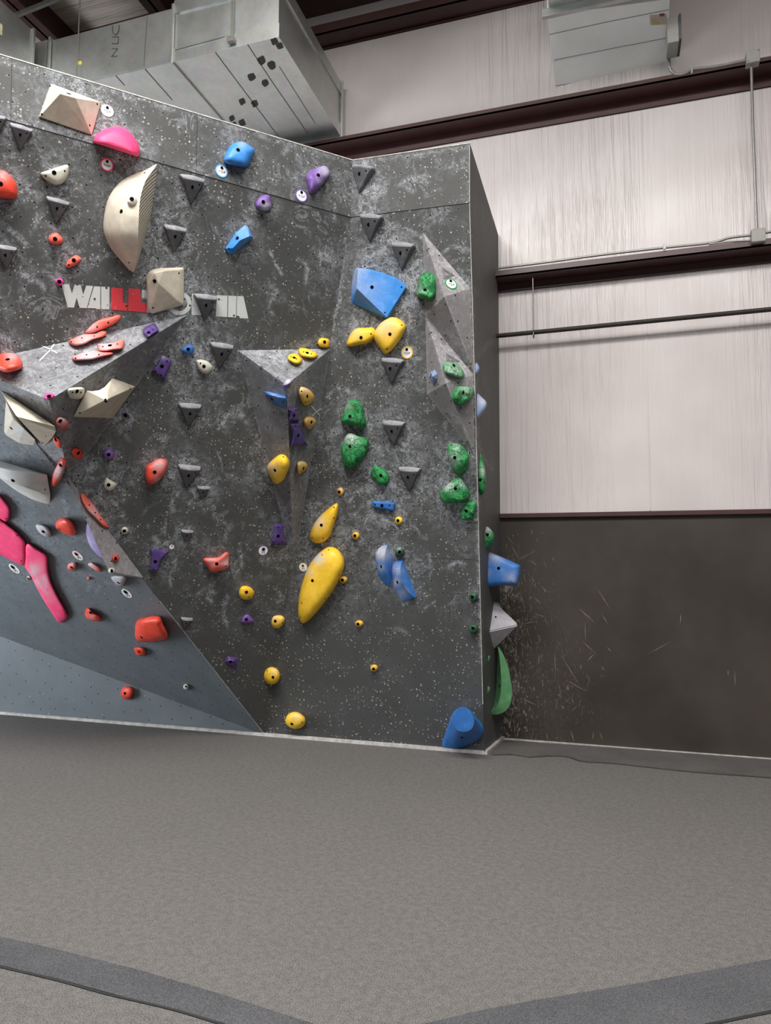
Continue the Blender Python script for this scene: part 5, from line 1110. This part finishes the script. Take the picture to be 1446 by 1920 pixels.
M['label_paper'] = plain('label_paper', srgb(186, 172, 156), .6); M['label_red'] = plain('label_red', srgb(150, 70, 62), .6); M['label_tan'] = plain('label_yellow', srgb(196, 168, 110), .6)
st = deco('sticker', HP_, [px('D4', [(728, 122), (792, 118)])], 19, 'label_paper', root, .003); st['label'] = 'rating sticker with red and yellow corners'
deco('sticker_panel', HP_, [px('D4', [(772, 92), (792, 90)])], 5, 'label_red', st, .005); deco('sticker_panel', HP_, [px('D4', [(726, 145), (755, 143)])], 5, 'label_tan', st, .005)
a = onY(1252, 84, 6.12); b = onY(1272, 33, 6.12)
cb_ = boxes_obj('control_box', [((a[0], 6.1, a[2]), (b[0], 6.3, b[2]))], 'boxgrey', bevel=.004); tag(cb_, 'small grey control box with a dark edge beside the right duct end', 'control box')
M['darkgrey'] = plain('dark_grey_plastic', srgb(74, 76, 80), .5)
boxes_obj('cover', [((b[0], 6.09, a[2]+.01), (b[0]+.02, 6.31, b[2]+.01))], 'darkgrey', cb_)

# ------------------------------------------------------------------ mat strips on the floor
def mat_strip(label, poly, mat, th, seam_pts=None):
    V = [onZ(x_, y_, 0.0) for x_, y_ in poly]; n = len(V)
    W = [v+np.array([0, 0, th]) for v in V]
    o = mesh_obj('mat_cover_strip', V+W, [tuple(range(n, 2*n))]+[(k, (k+1) % n, n+(k+1) % n, n+k) for k in range(n)], mat)
    tag(o, label, 'mat strip', 'carpet strips over the mat joints')
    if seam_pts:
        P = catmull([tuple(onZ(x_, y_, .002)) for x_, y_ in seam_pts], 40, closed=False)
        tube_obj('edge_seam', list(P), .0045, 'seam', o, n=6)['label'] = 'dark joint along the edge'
    return o
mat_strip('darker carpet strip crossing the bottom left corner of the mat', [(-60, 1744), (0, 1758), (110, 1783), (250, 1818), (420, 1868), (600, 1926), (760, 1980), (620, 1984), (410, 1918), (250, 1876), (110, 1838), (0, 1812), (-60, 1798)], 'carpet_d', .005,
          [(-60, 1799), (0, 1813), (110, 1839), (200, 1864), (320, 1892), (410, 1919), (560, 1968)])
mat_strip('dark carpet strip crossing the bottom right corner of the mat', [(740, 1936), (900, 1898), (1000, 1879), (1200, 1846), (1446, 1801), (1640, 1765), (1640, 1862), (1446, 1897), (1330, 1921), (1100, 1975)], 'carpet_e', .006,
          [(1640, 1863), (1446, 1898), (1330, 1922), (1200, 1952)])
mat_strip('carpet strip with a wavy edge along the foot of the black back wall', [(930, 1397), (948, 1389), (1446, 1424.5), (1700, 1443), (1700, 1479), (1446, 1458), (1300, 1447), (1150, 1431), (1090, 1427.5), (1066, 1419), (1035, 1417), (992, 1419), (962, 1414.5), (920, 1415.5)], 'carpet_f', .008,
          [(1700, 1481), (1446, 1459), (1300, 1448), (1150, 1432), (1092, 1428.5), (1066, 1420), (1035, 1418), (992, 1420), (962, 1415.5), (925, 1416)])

# ------------------------------------------------------------------ light
def area(name, loc, target, sx, sy, power, col=(1, 1, 1)):
    li = bpy.data.lights.new(name, 'AREA'); li.shape = 'RECTANGLE'; li.size = sx; li.size_y = sy; li.energy = power; li.color = col
    o = bpy.data.objects.new(name, li); o.location = loc; d = Vector(target)-Vector(loc); o.rotation_euler = d.to_track_quat('-Z', 'Y').to_euler(); COL.objects.link(o); return o
area('high_bay_lamp', (.5, 1.2, 7.1), (.5, 1.3, 0), 3.4, 1.3, 430, (1, .97, .94))
area('high_bay_lamp', (-2.4, .9, 7.1), (-2.4, 1.1, 0), 2.6, 1.3, 560, (1, .98, .96))
area('high_bay_lamp', (-1.0, -2.6, 7.0), (-1.0, -2.6, 0), 1.6, .8, 260, (1, .98, .96))
area('high_bay_lamp', (3.4, -.6, 7.0), (3.4, -.6, 0), 1.6, .8, 300, (1, .97, .95))
area('door_daylight', (-8.4, 2.3, 1.7), (-4.6, 4.6, 1.4), 3.2, 3.2, 430, (.87, .94, 1))
area('front_fill_lamp', (1.2, -5.5, 2.0), (-1.6, 5.5, 2.6), 5.0, 3.0, 60, (1, .99, .98))  # unseen fill lamp added behind the camera to brighten slate panel and undersides
w = bpy.data.worlds.new('World'); SC.world = w; w.use_nodes = True
bg = w.node_tree.nodes['Background']; bg.inputs[0].default_value = (.95, .97, 1, 1); bg.inputs[1].default_value = .15
vs = SC.view_settings; vs.view_transform = 'Standard'; vs.look = 'None'; vs.exposure = -0.3; vs.gamma = 1; vs.use_curve_mapping = False
SC.cycles.use_denoising = True
SC.cycles.max_bounces = 6
